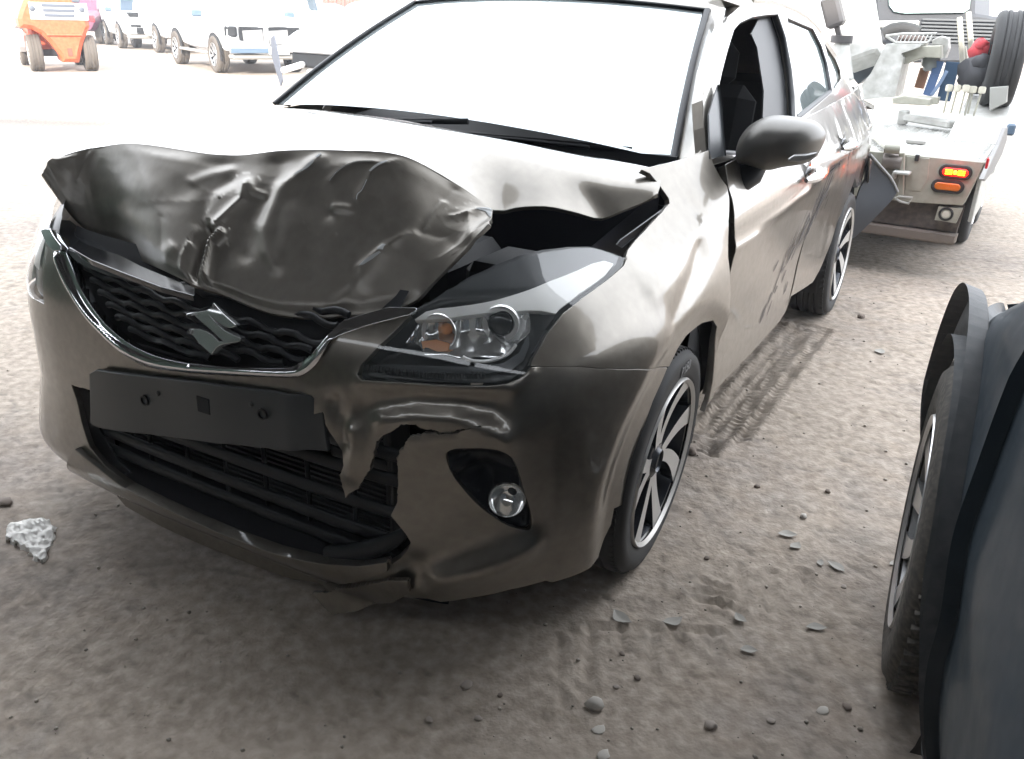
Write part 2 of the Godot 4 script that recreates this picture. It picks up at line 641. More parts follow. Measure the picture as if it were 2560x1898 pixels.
func build_hatchback() -> void:
	var car := thing("crashed_hatchback", "bronze grey hatchback with a crumpled bonnet and a torn front bumper", "car", car_spot, CAR_TURN)
	car_paint = mat("car_paint", Color(0.225, 0.210, 0.188), 0.37, 0.88)
	car_paint.clearcoat_enabled = true
	car_paint.clearcoat = 0.9
	car_paint.clearcoat_roughness = 0.06
	car_paint.albedo_color = Color.WHITE
	car_paint.albedo_texture = noise_tex(303, 0.02, Color(0.152, 0.138, 0.118), Color(0.200, 0.184, 0.158), 6)
	car_paint.normal_enabled = true
	car_paint.normal_texture = bump_tex(301, 0.25, 1.2, 3)
	car_paint.normal_scale = 0.06
	car_paint.uv1_triplanar = true
	car_paint.uv1_scale = Vector3.ONE * 3.0
	car_paint.roughness_texture = noise_tex(302, 0.014, Color(0.62, 0.62, 0.62), Color(1, 1, 1), 5)
	var black := mat("black_plastic", Color(0.009, 0.010, 0.012), 0.42)
	black.metallic_specular = 0.38
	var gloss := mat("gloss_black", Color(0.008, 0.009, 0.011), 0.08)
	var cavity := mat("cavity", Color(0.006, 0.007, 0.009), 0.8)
	var chrome := mat("chrome", Color(0.62, 0.63, 0.65), 0.07, 1.0)
	var primer := mat("bare_primer", Color(0.34, 0.35, 0.35), 0.6)
	var screen := mat("screen_glass", Color(0.50, 0.55, 0.56), 0.06, 0.55)
	screen.transparency = BaseMaterial3D.TRANSPARENCY_ALPHA
	screen.albedo_color.a = 0.62
	var glass := mat("car_glass", Color(0.30, 0.36, 0.36), 0.02, 0.35)
	glass.transparency = BaseMaterial3D.TRANSPARENCY_ALPHA
	glass.albedo_color.a = 0.42
	var clear := mat("lamp_lens", Color(0.5, 0.55, 0.55), 0.03)
	clear.transparency = BaseMaterial3D.TRANSPARENCY_ALPHA
	clear.albedo_color.a = 0.05
	clear.metallic_specular = 0.9

	# --- nose
	bumper_dents = [
		[V2([.595,.257,.677,.28,.753,.304,.801,.328]), 0.016, 0.030, false],
		[V2([.617,.306,.691,.357,.732,.385]), -0.012, 0.05, false],
		[V2([.455,.622,.555,.653,.645,.658,.716,.648]), -0.014, 0.035, false],
		[V2([.485,.608,.557,.626,.631,.632,.702,.613,.739,.59]), 0.012, 0.022, false],
		[V2([.433,.676,.552,.683,.673,.688,.763,.691,.798,.717]), 0.006, 0.014, false],
		[V2([.558,.567,.617,.587,.688,.586,.74,.561]), 0.006, 0.02, false],
		[V2([.588,.488,.617,.441,.647,.392]), -0.008, 0.06, false],
		[V2([.419,.566,.429,.523,.42,.472]), 0.014, 0.02, false],
		[V2([.377,.622,.395,.589,.406,.544]), -0.012, 0.018, false],
		[V2([.533,.243,.554,.281,.573,.255]), -0.015, 0.03, false],
		[V2([.315,.205,.437,.252,.499,.287]), 0.008, 0.014, false],
	]
	var outer := PackedVector2Array([Vector2(-1.12, 0.62), Vector2(-0.72, 0.645)])
	outer.append_array(V2([-.53,.651,-.538,.704,-.568,.791,-.586,.824,-.522,.792,-.481,.76,-.438,.722,-.385,.685,-.329,.649,-.276,.624,-.224,.604,-.172,.594,-.121,.595,-.02,.609,.115,.63,.219,.648,.278,.659,.304,.669,.331,.693,.347,.723,.36,.747,.406,.769,.445,.784,.498,.8,.511,.803,.524,.814,.505,.793,.46,.744,.43,.707,.425,.687,.439,.679,.511,.685,.583,.689,.654,.691,.708,.692,.743,.695,.769,.703,.789,.713,.801,.721,.921,.703,1.083,.661,1.261,.605,1.233,.577,1.197,.542,1.169,.5,1.15,.465,1.129,.415,1.112,.363,1.099,.325,1.085,.321,1.053,.327,1.047,.287,1.027,.263,1.004,.222,.953,.221,.935,.222,.847,.224,.763,.225,.671,.209,.608,.188,.58,.195,.508,.173,.368,.08,.434,.109,.314,.061,.254,.094,.185,.091,.081,.086,-.002,.083,-.127,.083,-.253,.086,-.381,.098,-.453,.156,-.501,.173,-.559,.186]))
	outer.append_array(V2([-0.74, 0.20, -1.12, 0.25]))
	var tear := jagged(V2([.404,.421,.433,.447,.451,.479,.46,.497,.466,.518,.471,.539,.476,.562,.495,.578,.521,.597,.533,.609,.545,.611,.557,.612,.572,.607,.587,.605,.602,.605,.617,.604,.634,.605,.645,.61,.66,.615,.682,.62,.693,.618,.682,.616,.662,.611,.645,.601,.631,.599,.602,.597,.576,.592,.552,.585,.54,.564,.527,.54,.522,.523,.524,.491,.523,.457,.521,.427]), 0.0011)
	var intake := V2([-.449,.463,-.342,.475,-.028,.522,.243,.561,.338,.592,.351,.599,.359,.57,.377,.547,.398,.519,.403,.492,.389,.465,.4,.413])
	intake = jagged(intake, 0.0008)
	intake.append_array(tear)
	intake.append_array(V2([.507,.396,.525,.376,.54,.358,.55,.339,.543,.32,.526,.294,.505,.274,.502,.292,.438,.262,.323,.232,.203,.215,.029,.211,-.147,.223,-.266,.234,-.347,.261,-.395,.299,-.423,.372]))
	var fog_hole := smooth_path2(V2([.622,.551,.635,.566,.662,.571,.705,.571,.731,.564,.756,.543,.772,.506,.786,.457,.802,.408,.805,.379,.8,.368,.779,.369,.74,.387,.694,.43,.652,.482,.631,.516]), 3, true)
	obj("front_bumper", patch(outer, [intake, fog_hole], 0.014, nose, 0.012), car_paint, car)
	# fog lamp pocket and lamp
	var pocket := func(p: Vector2) -> Vector3: return skin(p.x, p.y, -0.015 - 0.05 * clampf(line_dist(p, fog_hole) / 0.05, 0, 1) + 0.014 * exp(-pow((p.y - 0.52) / 0.012, 2.0)))
	var fb := Geometry2D.offset_polygon(fog_hole, 0.006)[0]
	var pk := obj("fog_lamp_pocket", patch(fb, [], 0.01, pocket, 0.0), black, car)
	var fog := obj("fog_lamp", disc_lamp(skin(0.752, 0.440, -0.02), Vector3(0.5, 0.12, 0.85).normalized(), 0.037), mat("fog_silver", Color(0.85, 0.85, 0.84), 0.1, 0.9), car)
	obj("lens", dome(skin(0.752, 0.440, -0.012), Vector3(0.5, 0.12, 0.85).normalized(), 0.037, 0.010), clear, fog)
	fog.scale = Vector3.ONE
	# lip below the intake, dark insert
	obj("intake_back", patch(V2([-0.72, 0.14, 0.66, 0.10, 0.68, 0.66, -0.72, 0.66]), [], 0.06, pushed(-0.16), 0.0), cavity, car)
	obj("undertray", patch(V2([-0.72, 0.01, 0.62, 0.01, 0.62, 0.27, -0.72, 0.27]), [], 0.05, func(p: Vector2) -> Vector3: return skin(p.x, 0.20 - 0.05 * clampf(p.x + 0.3, 0.0, 1.0), -p.y), 0.0), cavity, car)
	var k := 0
	for row in [[0.52, 0.5], [0.46, 0.44], [0.395, 0.36], [0.335, 0.29], [0.285, 0.235]]:
		var pth := PackedVector3Array()
		for i in 25:
			var q := i / 24.0
			var s := lerpf(-0.50, 0.50, q)
			pth.append(skin(s, lerpf(row[0], row[1], q) + 0.012 * sin(q * PI), -0.045 - 0.02 * q))
		var sv := st()
		tube(sv, pth, 0.0075, 8, 2.2)
		obj("intake_slat", sv.commit(), black, car)
		k += 1
	for i in 7:
		var s := -0.42 + 0.13 * i
		var sv := st()
		tube(sv, PackedVector3Array([skin(s, 0.55, -0.09), skin(s, 0.26, -0.09)]), 0.006, 6)
		obj("intake_rib", sv.commit(), black, car)
	var rad := st()
	for i in 22:
		var y := 0.27 + i * 0.0135
		beam(rad, skin(-0.4, y, -0.13), skin(0.45, y - 0.01, -0.13), 0.01, 0.004, 0.0)
	var rd := obj("radiator_fins", rad.commit(), mat("dull_alloy", Color(0.05, 0.05, 0.05), 0.55, 0.6), car)
	rd.set_meta("kind", "stuff")
	var ins := st()
	var trim_path := PackedVector3Array()
	for q in V2([.321,.239,.381,.257,.449,.29,.503,.326,.529,.35]):
		trim_path.append(skin(q.x, q.y, -0.022))
	tube(ins, smooth_path(trim_path), [0.010, 0.012, 0.014, 0.015, 0.016, 0.016, 0.016, 0.017, 0.017, 0.017, 0.017, 0.017, 0.017, 0.017, 0.016, 0.016, 0.015, 0.014, 0.013, 0.012, 0.012, 0.011, 0.010, 0.009, 0.006], 10, 1.3)
	obj("lower_trim", ins.commit(), black, car)
	obj("lower_lip", patch(V2([.5,.289,.437,.26,.323,.23,.202,.211,.027,.207,-.149,.22,-.267,.231,-.348,.259,-.432,.284,-.503,.173,-.453,.156,-.381,.098,-.253,.086,-.127,.083,-.002,.083,.081,.086,.185,.092,.278,.115,.433,.223,.499,.267]), [], 0.012, func(p: Vector2) -> Vector3: return skin(p.x, p.y, 0.016), 0.022), car_paint, car)
	obj("broken_lip_end", patch(jagged(V2([.257,.094,.3,.106,.425,.195,.503,.238,.543,.248,.544,.216,.491,.161,.381,.088,.316,.06,.284,.075]), 0.0008), [], 0.012, func(p: Vector2) -> Vector3: return skin(p.x, p.y, 0.010 + 0.22 * maxf(0.0, 0.215 - p.y)), 0.01), car_paint, car)
	# brackets seen through the tear
	var br := st()
	beam(br, skin(0.475, 0.60, -0.09), skin(0.485, 0.30, -0.09), 0.05, 0.02, 0.004)
	beam(br, skin(0.44, 0.60, -0.11), skin(0.45, 0.34, -0.11), 0.02, 0.03, 0.004)
	beam(br, skin(0.505, 0.48, -0.075), skin(0.51, 0.36, -0.07), 0.025, 0.01, 0.003)
	beam(br, skin(0.30, 0.46, -0.1), skin(0.56, 0.43, -0.1), 0.02, 0.03, 0.004)
	obj("bumper_bracket", br.commit(), mat("dark_steel", Color(0.045, 0.045, 0.045), 0.45, 0.5), car)
	# left-hand side fin of the intake
	obj("intake_fin", patch(V2([-.525,.439,-.435,.455,-.396,.344,-.345,.274,-.299,.246,-.427,.206,-.472,.242,-.497,.327]), [], 0.02, pushed(-0.03), 0.004), black, car)
	# number plate holder, bent at one end
	var plate_poly := V2([-.327,.533,-.3,.549,.038,.602,.243,.624,.319,.626,.337,.619,.345,.599,.355,.509,.313,.509,.135,.482,-.102,.439,-.329,.393,-.356,.395])
	var pm := func(p: Vector2) -> Vector3: return skin(p.x, p.y, 0.022 - 0.03 * smoothstep(0.27, 0.36, p.x) + 0.002 * sin(p.x * 19.0))
	var pl := obj("plate_holder", patch(plate_poly, [], 0.012, pm, 0.01), mat("plate_plastic", Color(0.028, 0.032, 0.034), 0.38), car)
	for c in V2([.053,.555]):
		var sv := st()
		slab(sv, V2([-0.018, -0.018, 0.018, -0.018, 0.018, 0.018, -0.018, 0.018]), skin(c.x, c.y, 0.0255), Vector3.RIGHT, Vector3.UP, 0.004)
		obj("square_opening", sv.commit(), cavity, pl)
	for c in V2([-.137,.519,.217,.573]):
		var sv := st()
		lathe(sv, skin(c.x, c.y, 0.022), basis_to(Vector3(c.x * 0.12, 0, 1)), V2([0.009, 0, 0.0095, 0.004, 0.0125, 0.004, 0.013, 0]), 18)
		obj("ring_clip", sv.commit(), black, pl)
	for c in V2([-.091,.547,.187,.588]):
		obj("screw", dome(skin(c.x, c.y, 0.0225), Vector3(c.x * 0.12, 0.1, 1).normalized(), 0.006, 0.003), mat("dark_steel"), pl)

	# --- grille
	var inner := V2([-.457,.789,-.417,.761,-.377,.727,-.327,.69,-.272,.658,-.21,.635,-.143,.625,-.067,.626,.027,.636,.157,.655,.257,.673,.293,.69,.319,.712,.339,.739,.358,.766,.369,.778])
	var ring := smooth_path2(V2([-.586,.824,-.522,.792,-.481,.76,-.438,.722,-.385,.685,-.329,.649,-.276,.624,-.224,.604,-.172,.594,-.121,.595,-.02,.609,.115,.63,.219,.648,.278,.659,.304,.669,.331,.693,.347,.723,.36,.747,.406,.769,.445,.784,.498,.8,.511,.803,.524,.814,.456,.809]), 4)
	inner = smooth_path2(inner, 4)
	var back := inner.duplicate()
	back.reverse()
	ring.append_array(back)
	ring.append_array(V2([-.457,.799,-.515,.819]))
	var cmid := smooth_path2(V2([-.483,.777,-.424,.732,-.359,.683,-.301,.65,-.243,.624,-.181,.611,-.109,.609,.003,.623,.137,.644,.265,.665,.306,.682,.331,.711,.352,.746]), 5)
	var chr := func(p: Vector2) -> Vector3: return skin(p.x, p.y, 0.003 + 0.010 * exp(-pow(line_dist(p, cmid) / 0.012, 2.0)))
	obj("grille_surround", patch(ring, [], 0.005, chr, 0.02), chrome, car)
	obj("grille_back", patch(V2([-0.6, 0.62, 0.42, 0.62, 0.46, 0.82, -0.6, 0.82]), [], 0.05, pushed(-0.07), 0.0), cavity, car)
	var region := inner.duplicate()
	region.append_array(V2([.361,.79,.242,.782,.14,.782,.027,.788,-.036,.788,-.109,.774,-.205,.771,-.287,.773,-.369,.775]))
	for j in 11:
		var s := st()
		var y0 := 0.634 + 0.0195 * j
		var run := PackedVector3Array()
		var drawn := false
		for i in 61:
			var sx := -0.52 + i * 0.016
			var ph := fposmod(sx / 0.105 + 0.35 * j, 1.0)
			var zig: float = absf(ph - 0.5) * 2.0
			var yy: float = y0 + 0.010 * smoothstep(0.2, 0.8, zig) - 0.05 * sx
			var ok := Geometry2D.is_point_in_polygon(Vector2(sx, yy), region)
			if ok:
				run.append(skin(sx, yy, -0.032 + 0.008 * zig))
			if (not ok or i == 60) and run.size() > 3 and not drawn:
				drawn = true
				tube(s, run, 0.0075, 8, 1.1)
			if not ok:
				run = PackedVector3Array()
		var me := s.commit()
		if me.get_surface_count() > 0:
			obj("grille_bar", me, black, car)
	obj("grille_top_bar", patch(V2([-.464,.795,-.436,.796,-.376,.789,-.292,.783,-.21,.781,-.109,.782,-.108,.773,-.179,.772,-.287,.771,-.368,.774,-.421,.781]), [], 0.01, pushed(0.0), 0.01), mat("satin_grey", Color(0.12, 0.125, 0.13), 0.25, 0.6), car)
	obj("bright_strip", patch(V2([-.586,.822,-.566,.828,-.541,.831,-.465,.808,-.459,.8,-.484,.794,-.516,.8]), [], 0.008, pushed(0.02), 0.012), chrome, car)
	var em := V2([-.005,.741,.01,.744,.034,.751,.045,.757,.047,.768,.083,.752,.119,.736,.111,.731,.103,.729,.092,.729,.074,.734,.057,.74,.043,.746,.067,.731,.088,.72,.112,.715,.134,.711,.133,.706,.117,.701,.099,.696,.083,.69,.075,.683,.066,.669,.027,.684,-.005,.702,0,.706,.019,.71,.041,.709,.061,.704,.079,.695,.093,.698])
	var es := func(p: Vector2) -> Vector3: return skin(p.x, p.y, 0.012 + 0.004 * sin(p.y * 60.0) + 0.05 * (p.y - 0.72))
	obj("emblem", patch(em, [], 0.004, es, 0.014), mat("emblem_chrome", Color(0.62, 0.63, 0.63), 0.14, 0.8), car)
	# top cover of the front panel, and dark engine bay
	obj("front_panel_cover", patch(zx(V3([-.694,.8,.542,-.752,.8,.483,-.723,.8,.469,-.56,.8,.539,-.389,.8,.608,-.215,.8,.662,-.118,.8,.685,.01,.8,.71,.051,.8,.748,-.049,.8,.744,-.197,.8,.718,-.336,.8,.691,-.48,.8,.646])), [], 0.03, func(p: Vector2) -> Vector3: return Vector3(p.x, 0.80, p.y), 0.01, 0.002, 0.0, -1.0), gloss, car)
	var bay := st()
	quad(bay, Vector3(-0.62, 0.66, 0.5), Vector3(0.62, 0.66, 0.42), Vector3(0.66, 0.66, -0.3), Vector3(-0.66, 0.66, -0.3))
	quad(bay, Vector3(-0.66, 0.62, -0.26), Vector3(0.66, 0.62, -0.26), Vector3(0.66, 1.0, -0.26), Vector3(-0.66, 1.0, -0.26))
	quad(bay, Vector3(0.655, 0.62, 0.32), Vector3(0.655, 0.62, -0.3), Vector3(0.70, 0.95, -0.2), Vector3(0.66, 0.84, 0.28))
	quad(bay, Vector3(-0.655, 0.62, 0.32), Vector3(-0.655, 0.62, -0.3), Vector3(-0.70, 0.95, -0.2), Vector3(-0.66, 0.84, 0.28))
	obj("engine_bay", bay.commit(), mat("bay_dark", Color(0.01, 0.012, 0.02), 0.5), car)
	var lump := st()
	box(lump, Vector3(0.1, 0.74, 0.12), Vector3(0.5, 0.14, 0.32), Basis.IDENTITY, 0.03)
	box(lump, Vector3(0.5, 0.76, 0.2), Vector3(0.16, 0.14, 0.2), Basis.IDENTITY, 0.02)
	box(lump, Vector3(0.42, 0.745, 0.47), Vector3(0.3, 0.02, 0.06), Basis(Vector3.UP, 0.35), 0.004)
	obj("engine_cover", lump.commit(), black, car)
	# gutter flange of the left fender
	var fl := V3([.715,.913,-.225,.715,.908,-.196,.715,.89,-.039,.715,.877,.079,.715,.869,.091,.715,.853,.049,.715,.854,.042,.715,.871,-.067,.715,.89,-.21,.715,.905,-.245])
	obj("fender_flange", patch(zy(fl), [], 0.02, func(p: Vector2) -> Vector3: return Vector3(0.715 + 0.25 * (p.y - 0.9), p.y, p.x), 0.003), mat("flange", Color(0.22, 0.22, 0.24), 0.4, 0.3), car)

	# --- bonnet
	face_dents = [
		[V2([.545,.247,.543,.346,.516,.446,.479,.587]), 0.026, 0.026, true],
		[V2([.511,.216,.48,.302,.46,.439,.453,.574]), -0.014, 0.045, false],
		[V2([.444,.257,.481,.158,.511,.12]), 0.010, 0.035, false],
		[V2([.471,.602,.446,.705,.42,.847,.402,.944]), -0.075, 0.020, true],
		[V2([.502,.604,.478,.68,.469,.77,.452,.911]), 0.065, 0.016, true],
		[V2([.374,.949,.387,.85,.418,.736]), 0.012, 0.02, false],
		[V2([.358,.592,.34,.796,.33,.932]), -0.006, 0.02, true],
		[V2([.338,.931,.341,.87,.37,.8]), 0.010, 0.04, false],
		[V2([.501,.013,.448,.272,.395,.441,.321,.547]), -0.014, 0.09, false],
		[V2([.2,.007,.158,.186,.116,.441]), 0.006, 0.03, true],
		[V2([.553,.214,.565,.287,.585,.302]), 0.012, 0.022, false],
		[V2([.61,.051,.608,.183,.585,.331,.556,.521,.548,.693]), -0.022, 0.075, false],
		[V2([.687,.046,.665,.143,.64,.208,.617,.281,.602,.411,.593,.548,.598,.663,.614,.744]), 0.016, 0.045, false],
		[V2([.64,.42,.638,.574,.625,.691]), 0.010, 0.07, false],
		[V2([.684,.222,.676,.379,.674,.57,.676,.792]), -0.014, 0.08, false],
		[V2([.844,.021,.819,.089,.788,.153,.775,.242,.76,.33]), 0.010, 0.022, true],
		[V2([.709,.213,.731,.139,.76,.092,.799,.082]), 0.006, 0.02, true],
		[V2([.704,.377,.706,.408]), -0.022, 0.035, true],
		[V2([.717,.377,.744,.392]), 0.014, 0.03, false],
		[V2([.934,-.039,.914,.167,.902,.285,.89,.421,.877,.519]), -0.012, 0.026, true],
		[V2([.912,.245,.898,.38,.887,.495]), 0.008, 0.02, false],
		[V2([.865,.556,.83,.615,.809,.648,.785,.702,.765,.749]), 0.016, 0.028, true],
		[V2([.806,.686,.79,.75,.767,.825,.739,.906,.724,.946]), 0.014, 0.04, false],
		[V2([.75,.835,.767,.915]), -0.008, 0.05, false],
		[V2([.865,.551,.892,.543,.929,.593,.982,1.088]), -0.012, 0.04, true],
		[V2([.958,.316,.967,.585,.982,1.113]), 0.014, 0.02, true],
		[V2([.933,.377,.958,.316,.975,.205,1,.113]), 0.012, 0.02, true],
		[V2([.75,.723,.772,.575,.796,.517]), -0.010, 0.06, false],
	]
	var dusty_paint: StandardMaterial3D = car_paint.duplicate()
	dusty_paint.clearcoat = 0.45
	dusty_paint.clearcoat_roughness = 0.22
	dusty_paint.roughness = 0.46
	dusty_paint.metallic = 0.8
	var hood := Node3D.new()
	hood.name = "bonnet"
	car.add_child(hood)
	obj("crumpled_front", patch(V2([0, 0, 1, 0, 1, 1, 0, 1]), [], 0.018, face, 0.008, 0.002, 0.0042, -1.0), dusty_paint, hood)
	var ridge := PackedVector3Array()
	for i in 16:
		ridge.append(cubic3(FACE_T, face_top, i / 15.0))
	var tail := V3([0.53, 0.957, 0.232, 0.58, 0.957, 0.19, 0.63, 0.941, 0.142, 0.668, 0.926, 0.10, 0.70, 0.94, 0.055, 0.735, 0.958, 0.0, 0.752, 0.973, -0.03])
	ridge.append_array(tail)
	var cowl := V3([-0.715, 1.035, -0.33, -0.50, 1.045, -0.31, -0.22, 1.048, -0.27, -0.03, 1.047, -0.22, 0.18, 1.04, -0.17, 0.375, 1.032, -0.135, 0.52, 1.026, -0.12, 0.64, 1.02, -0.12, 0.71, 1.012, -0.13])
	var r1 := V3([-0.725, 1.045, 0.26, -0.62, 1.066, 0.23, -0.4, 1.074, 0.22, -0.13, 1.072, 0.21, 0.10, 1.07, 0.20, 0.33, 1.066, 0.15, 0.50, 1.035, 0.10, 0.62, 1.0, 0.05, 0.748, 0.985, -0.055])
	var r2 := V3([-0.728, 1.05, -0.04, -0.62, 1.068, -0.04, -0.4, 1.076, -0.04, -0.13, 1.074, -0.03, 0.10, 1.072, 0.0, 0.33, 1.064, 0.01, 0.50, 1.045, 0.0, 0.62, 1.02, -0.03, 0.735, 1.0, -0.09])
	obj("bonnet_top", loft([ridge, r1, r2, cowl], 60, 24, 0.008), car_paint, hood)
	# paint knocked off along the sharp folds
	for pth in [V2([.657,.163,.666,.123,.676,.09,.681,.086,.678,.11,.669,.143,.66,.165]), V2([.764,.747,.774,.721,.79,.696,.804,.679,.806,.688,.792,.718,.774,.746]), V2([.801,.653,.808,.63,.816,.639,.812,.653,.81,.672,.799,.67]), V2([.784,.153,.792,.124,.807,.089,.819,.068,.823,.075,.809,.105,.796,.136,.788,.159]), V2([.642,.199,.649,.171,.656,.155,.658,.167,.649,.185]), V2([.68,.07,.684,.042,.689,.025,.69,.039,.686,.066]), V2([.971,.244,.994,.042,1,.044,1,.488,.989,.227])]:
		obj("chipped_paint", patch(pth, [], 0.01, func(p: Vector2) -> Vector3: return face(p) + Vector3(0, 0.0015, 0.0016), 0.0, 0.002, 0.005, -1.0), primer, hood)
	for pth in [V2([.709,.217,.722,.164,.738,.122,.76,.089,.794,.082]), V2([.78,.21,.77,.282,.762,.306,.76,.338]), V2([.493,.36,.497,.344])]:
		var sv := st()
		var line := PackedVector3Array()
		for p in smooth_path2(pth, 5):
			line.append(face(p) + Vector3(0, 0.001, 0.001))
		tube(sv, line, 0.0009, 5)
		obj("scratch", sv.commit(), primer, hood)

	build_headlight(car, chrome, gloss, black, clear)
	build_car_side(car, black, gloss, glass, cavity, chrome)
	build_greenhouse(car, black, gloss, glass)
	build_car_wheels(car)
	build_mirror(car, black, chrome)

func jagged(p: PackedVector2Array, amp: float) -> PackedVector2Array:
	var r := PackedVector2Array()
	for i in p.size() - 1:
		var n := int((p[i + 1] - p[i]).length() / 0.006) + 1
		for k in n:
			var q := p[i].lerp(p[i + 1], float(k) / n)
			r.append(q + Vector2(rng.randfn(0, amp), rng.randfn(0, amp)) * (0.0 if k == 0 and i == 0 else 1.0))
	r.append(p[p.size() - 1])
	return r

func zx(a: PackedVector3Array) -> PackedVector2Array:
	var r := PackedVector2Array()
	for p in a:
		r.append(Vector2(p.x, p.z))
	return r

func basis_to(y: Vector3) -> Basis:
	y = y.normalized()
	var x := Vector3.UP.cross(y)
	if x.length() < 0.05:
		x = Vector3.RIGHT.cross(y)
	x = x.normalized()
	return Basis(x, y, x.cross(y))

func dome(c: Vector3, dir: Vector3, r: float, h: float, seg := 24) -> ArrayMesh:
	var s := st()
	var prof := PackedVector2Array()
	for i in 9:
		var a := PI / 2 * i / 8.0
		prof.append(Vector2(r * cos(a), h * sin(a)))
	lathe(s, c, basis_to(dir), prof, seg)
	return s.commit()

func disc_lamp(c: Vector3, dir: Vector3, r: float) -> ArrayMesh:
	var s := st()
	var prof := PackedVector2Array([Vector2(r * 1.06, 0.008), Vector2(r, 0.012)])
	for i in 8:
		var a := i / 7.0
		prof.append(Vector2(r * (1.0 - a) * 0.98, -0.03 * (1.0 - pow(1.0 - a, 2.0)) + 0.006))
	lathe(s, c, basis_to(dir), prof, 28)
	return s.commit()

func build_headlight(car: Node3D, chrome: Material, gloss: Material, black: Material, clear: Material) -> void:
	var lamp := Node3D.new()
	lamp.name = "headlight"
	car.add_child(lamp)
	var rim := V2([.426,.687,.431,.706,.461,.743,.505,.793,.527,.812,.55,.823,.586,.842,.68,.866,.781,.881,.892,.894,.979,.9,1.058,.899,1.119,.893,1.162,.877,1.186,.865,1.164,.854,1.098,.84,.988,.819,.919,.801,.858,.772,.811,.737,.798,.723,.789,.714,.758,.698,.708,.694,.618,.694,.51,.687,.439,.68])
	obj("lens", patch(rim, [], 0.014, pushed(0.004), 0.006), clear, lamp)
	var deep := func(p: Vector2) -> Vector3: return skin(p.x, p.y, -0.012 - 0.055 * clampf(line_dist(p, rim) / 0.04, 0, 1) * (1.0 - smoothstep(0.79, 0.84, p.y)))
	obj("housing", patch(rim, [], 0.014, deep, 0.0), mat("lamp_housing", Color(0.012, 0.014, 0.016), 0.3), lamp)
	obj("bezel", patch(V2([.528,.794,.549,.808,.579,.815,.672,.823,.746,.83,.823,.838,.888,.845,.948,.852,1.036,.86,1.092,.866,1.131,.866,1.151,.858,1.104,.844,1.046,.833,.994,.824,.923,.807,.907,.801,.87,.809,.834,.812,.779,.814,.716,.812,.65,.807,.601,.802]), [], 0.014, pushed(-0.006), 0.012), mat("bezel_silver", Color(0.62, 0.62, 0.60), 0.4, 0.15), lamp)
	var rp := V2([.51,.747,.536,.789,.602,.8,.716,.808,.844,.809,.826,.773,.792,.753,.756,.74,.711,.734,.653,.736,.558,.736])
	var bowl := func(p: Vector2) -> Vector3: return skin(p.x, p.y, -0.022 - 0.03 * sqrt(clampf(line_dist(p, rp) / 0.035, 0, 1)) + 0.006 * sin(p.x * 70.0))
	obj("reflector_panel", patch(rp, [], 0.008, bowl, 0.002), mat("reflector_alloy", Color(0.72, 0.73, 0.73), 0.16, 0.85), lamp)
	# projector
	var pc := V2([.758,.788])
	var c := skin(pc[0].x, pc[0].y, -0.03)
	var dir := Vector3(0.42, 0.12, 0.9).normalized()
	var s := st()
	lathe(s, c, basis_to(dir), V2([0.035, -0.03, 0.038, 0.004, 0.036, 0.008, 0.031, 0.003, 0.0275, -0.003, 0.0265, 0.003]), 36)
	var bright := mat("lamp_bright", Color(0.9, 0.9, 0.89), 0.12, 0.45)
	obj("projector_ring", s.commit(), bright, lamp)
	var ball := dome(c, dir, 0.0262, 0.016, 28)
	obj("projector_lens", ball, mat("projector_glass", Color(0.02, 0.022, 0.024), 0.03, 0.3), lamp)
	# reflector bowl beside it, and the indicator
	var oc := V2([.586,.773])
	var co := skin(oc[0].x, oc[0].y, -0.035)
	s = st()
	lathe(s, co, basis_to(Vector3(0.2, 0.1, 1)), V2([0.037, 0.010, 0.036, 0.012, 0.033, 0.0, 0.025, -0.014, 0.012, -0.021, 0.0, -0.023]), 30)
	obj("indicator_bowl", s.commit(), bright, lamp)
	var amber := mat("amber", Color(0.70, 0.30, 0.12), 0.25)
	obj("indicator_bulb", dome(co + Vector3(0.004, 0, -0.016), Vector3(0.2, 0.1, 1), 0.012, 0.02), amber, lamp)
	obj("amber_band", patch(V2([.547,.753,.579,.759,.614,.755,.613,.743,.583,.739,.554,.738]), [], 0.01, pushed(-0.03), 0.004), amber, lamp)
	obj("amber_band", patch(V2([.551,.79,.568,.797,.598,.798,.587,.79,.564,.787]), [], 0.01, pushed(-0.03), 0.004), amber, lamp)
	var mc := V2([.683,.776])
	s = st()
	lathe(s, skin(mc[0].x, mc[0].y, -0.05), basis_to(Vector3(0.3, 0.1, 1)), V2([0.036, 0.014, 0.033, 0.0, 0.022, -0.014, 0.0, -0.02]), 24)
	obj("reflector_bowl", s.commit(), bright, lamp)
	s = st()
	var strip := V2([.653,.736,.674,.73,.706,.729,.74,.734,.765,.742,.784,.754])
	var tp := PackedVector3Array()
	for p in smooth_path2(strip, 4):
		tp.append(skin(p.x, p.y, -0.02))
	tube(s, tp, 0.004, 6)
	obj("light_guide", s.commit(), bright, lamp)
	obj("daytime_strip", patch(V2([.45,.705,.506,.713,.616,.721,.706,.722,.747,.728,.785,.742,.818,.771,.814,.754,.793,.73,.76,.715,.709,.711,.617,.71,.508,.702,.444,.695]), [], 0.012, pushed(-0.012), 0.006), mat("strip_plastic", Color(0.05, 0.055, 0.06), 0.25), lamp)
	for i in 34:
		var q := i / 33.0
		var a := lerpf(0.445, 0.70, q)
		s = st()
		var yb := 0.694 + 0.010 * q
		tube(s, PackedVector3Array([skin(a, yb, -0.006), skin(a, yb + 0.012, -0.007)]), 0.0012, 4)
		obj("strip_rib", s.commit(), black, lamp)
	# the other headlight, mostly hidden by the bonnet
	var far := Node3D.new()
	far.name = "headlight"
	car.add_child(far, true)
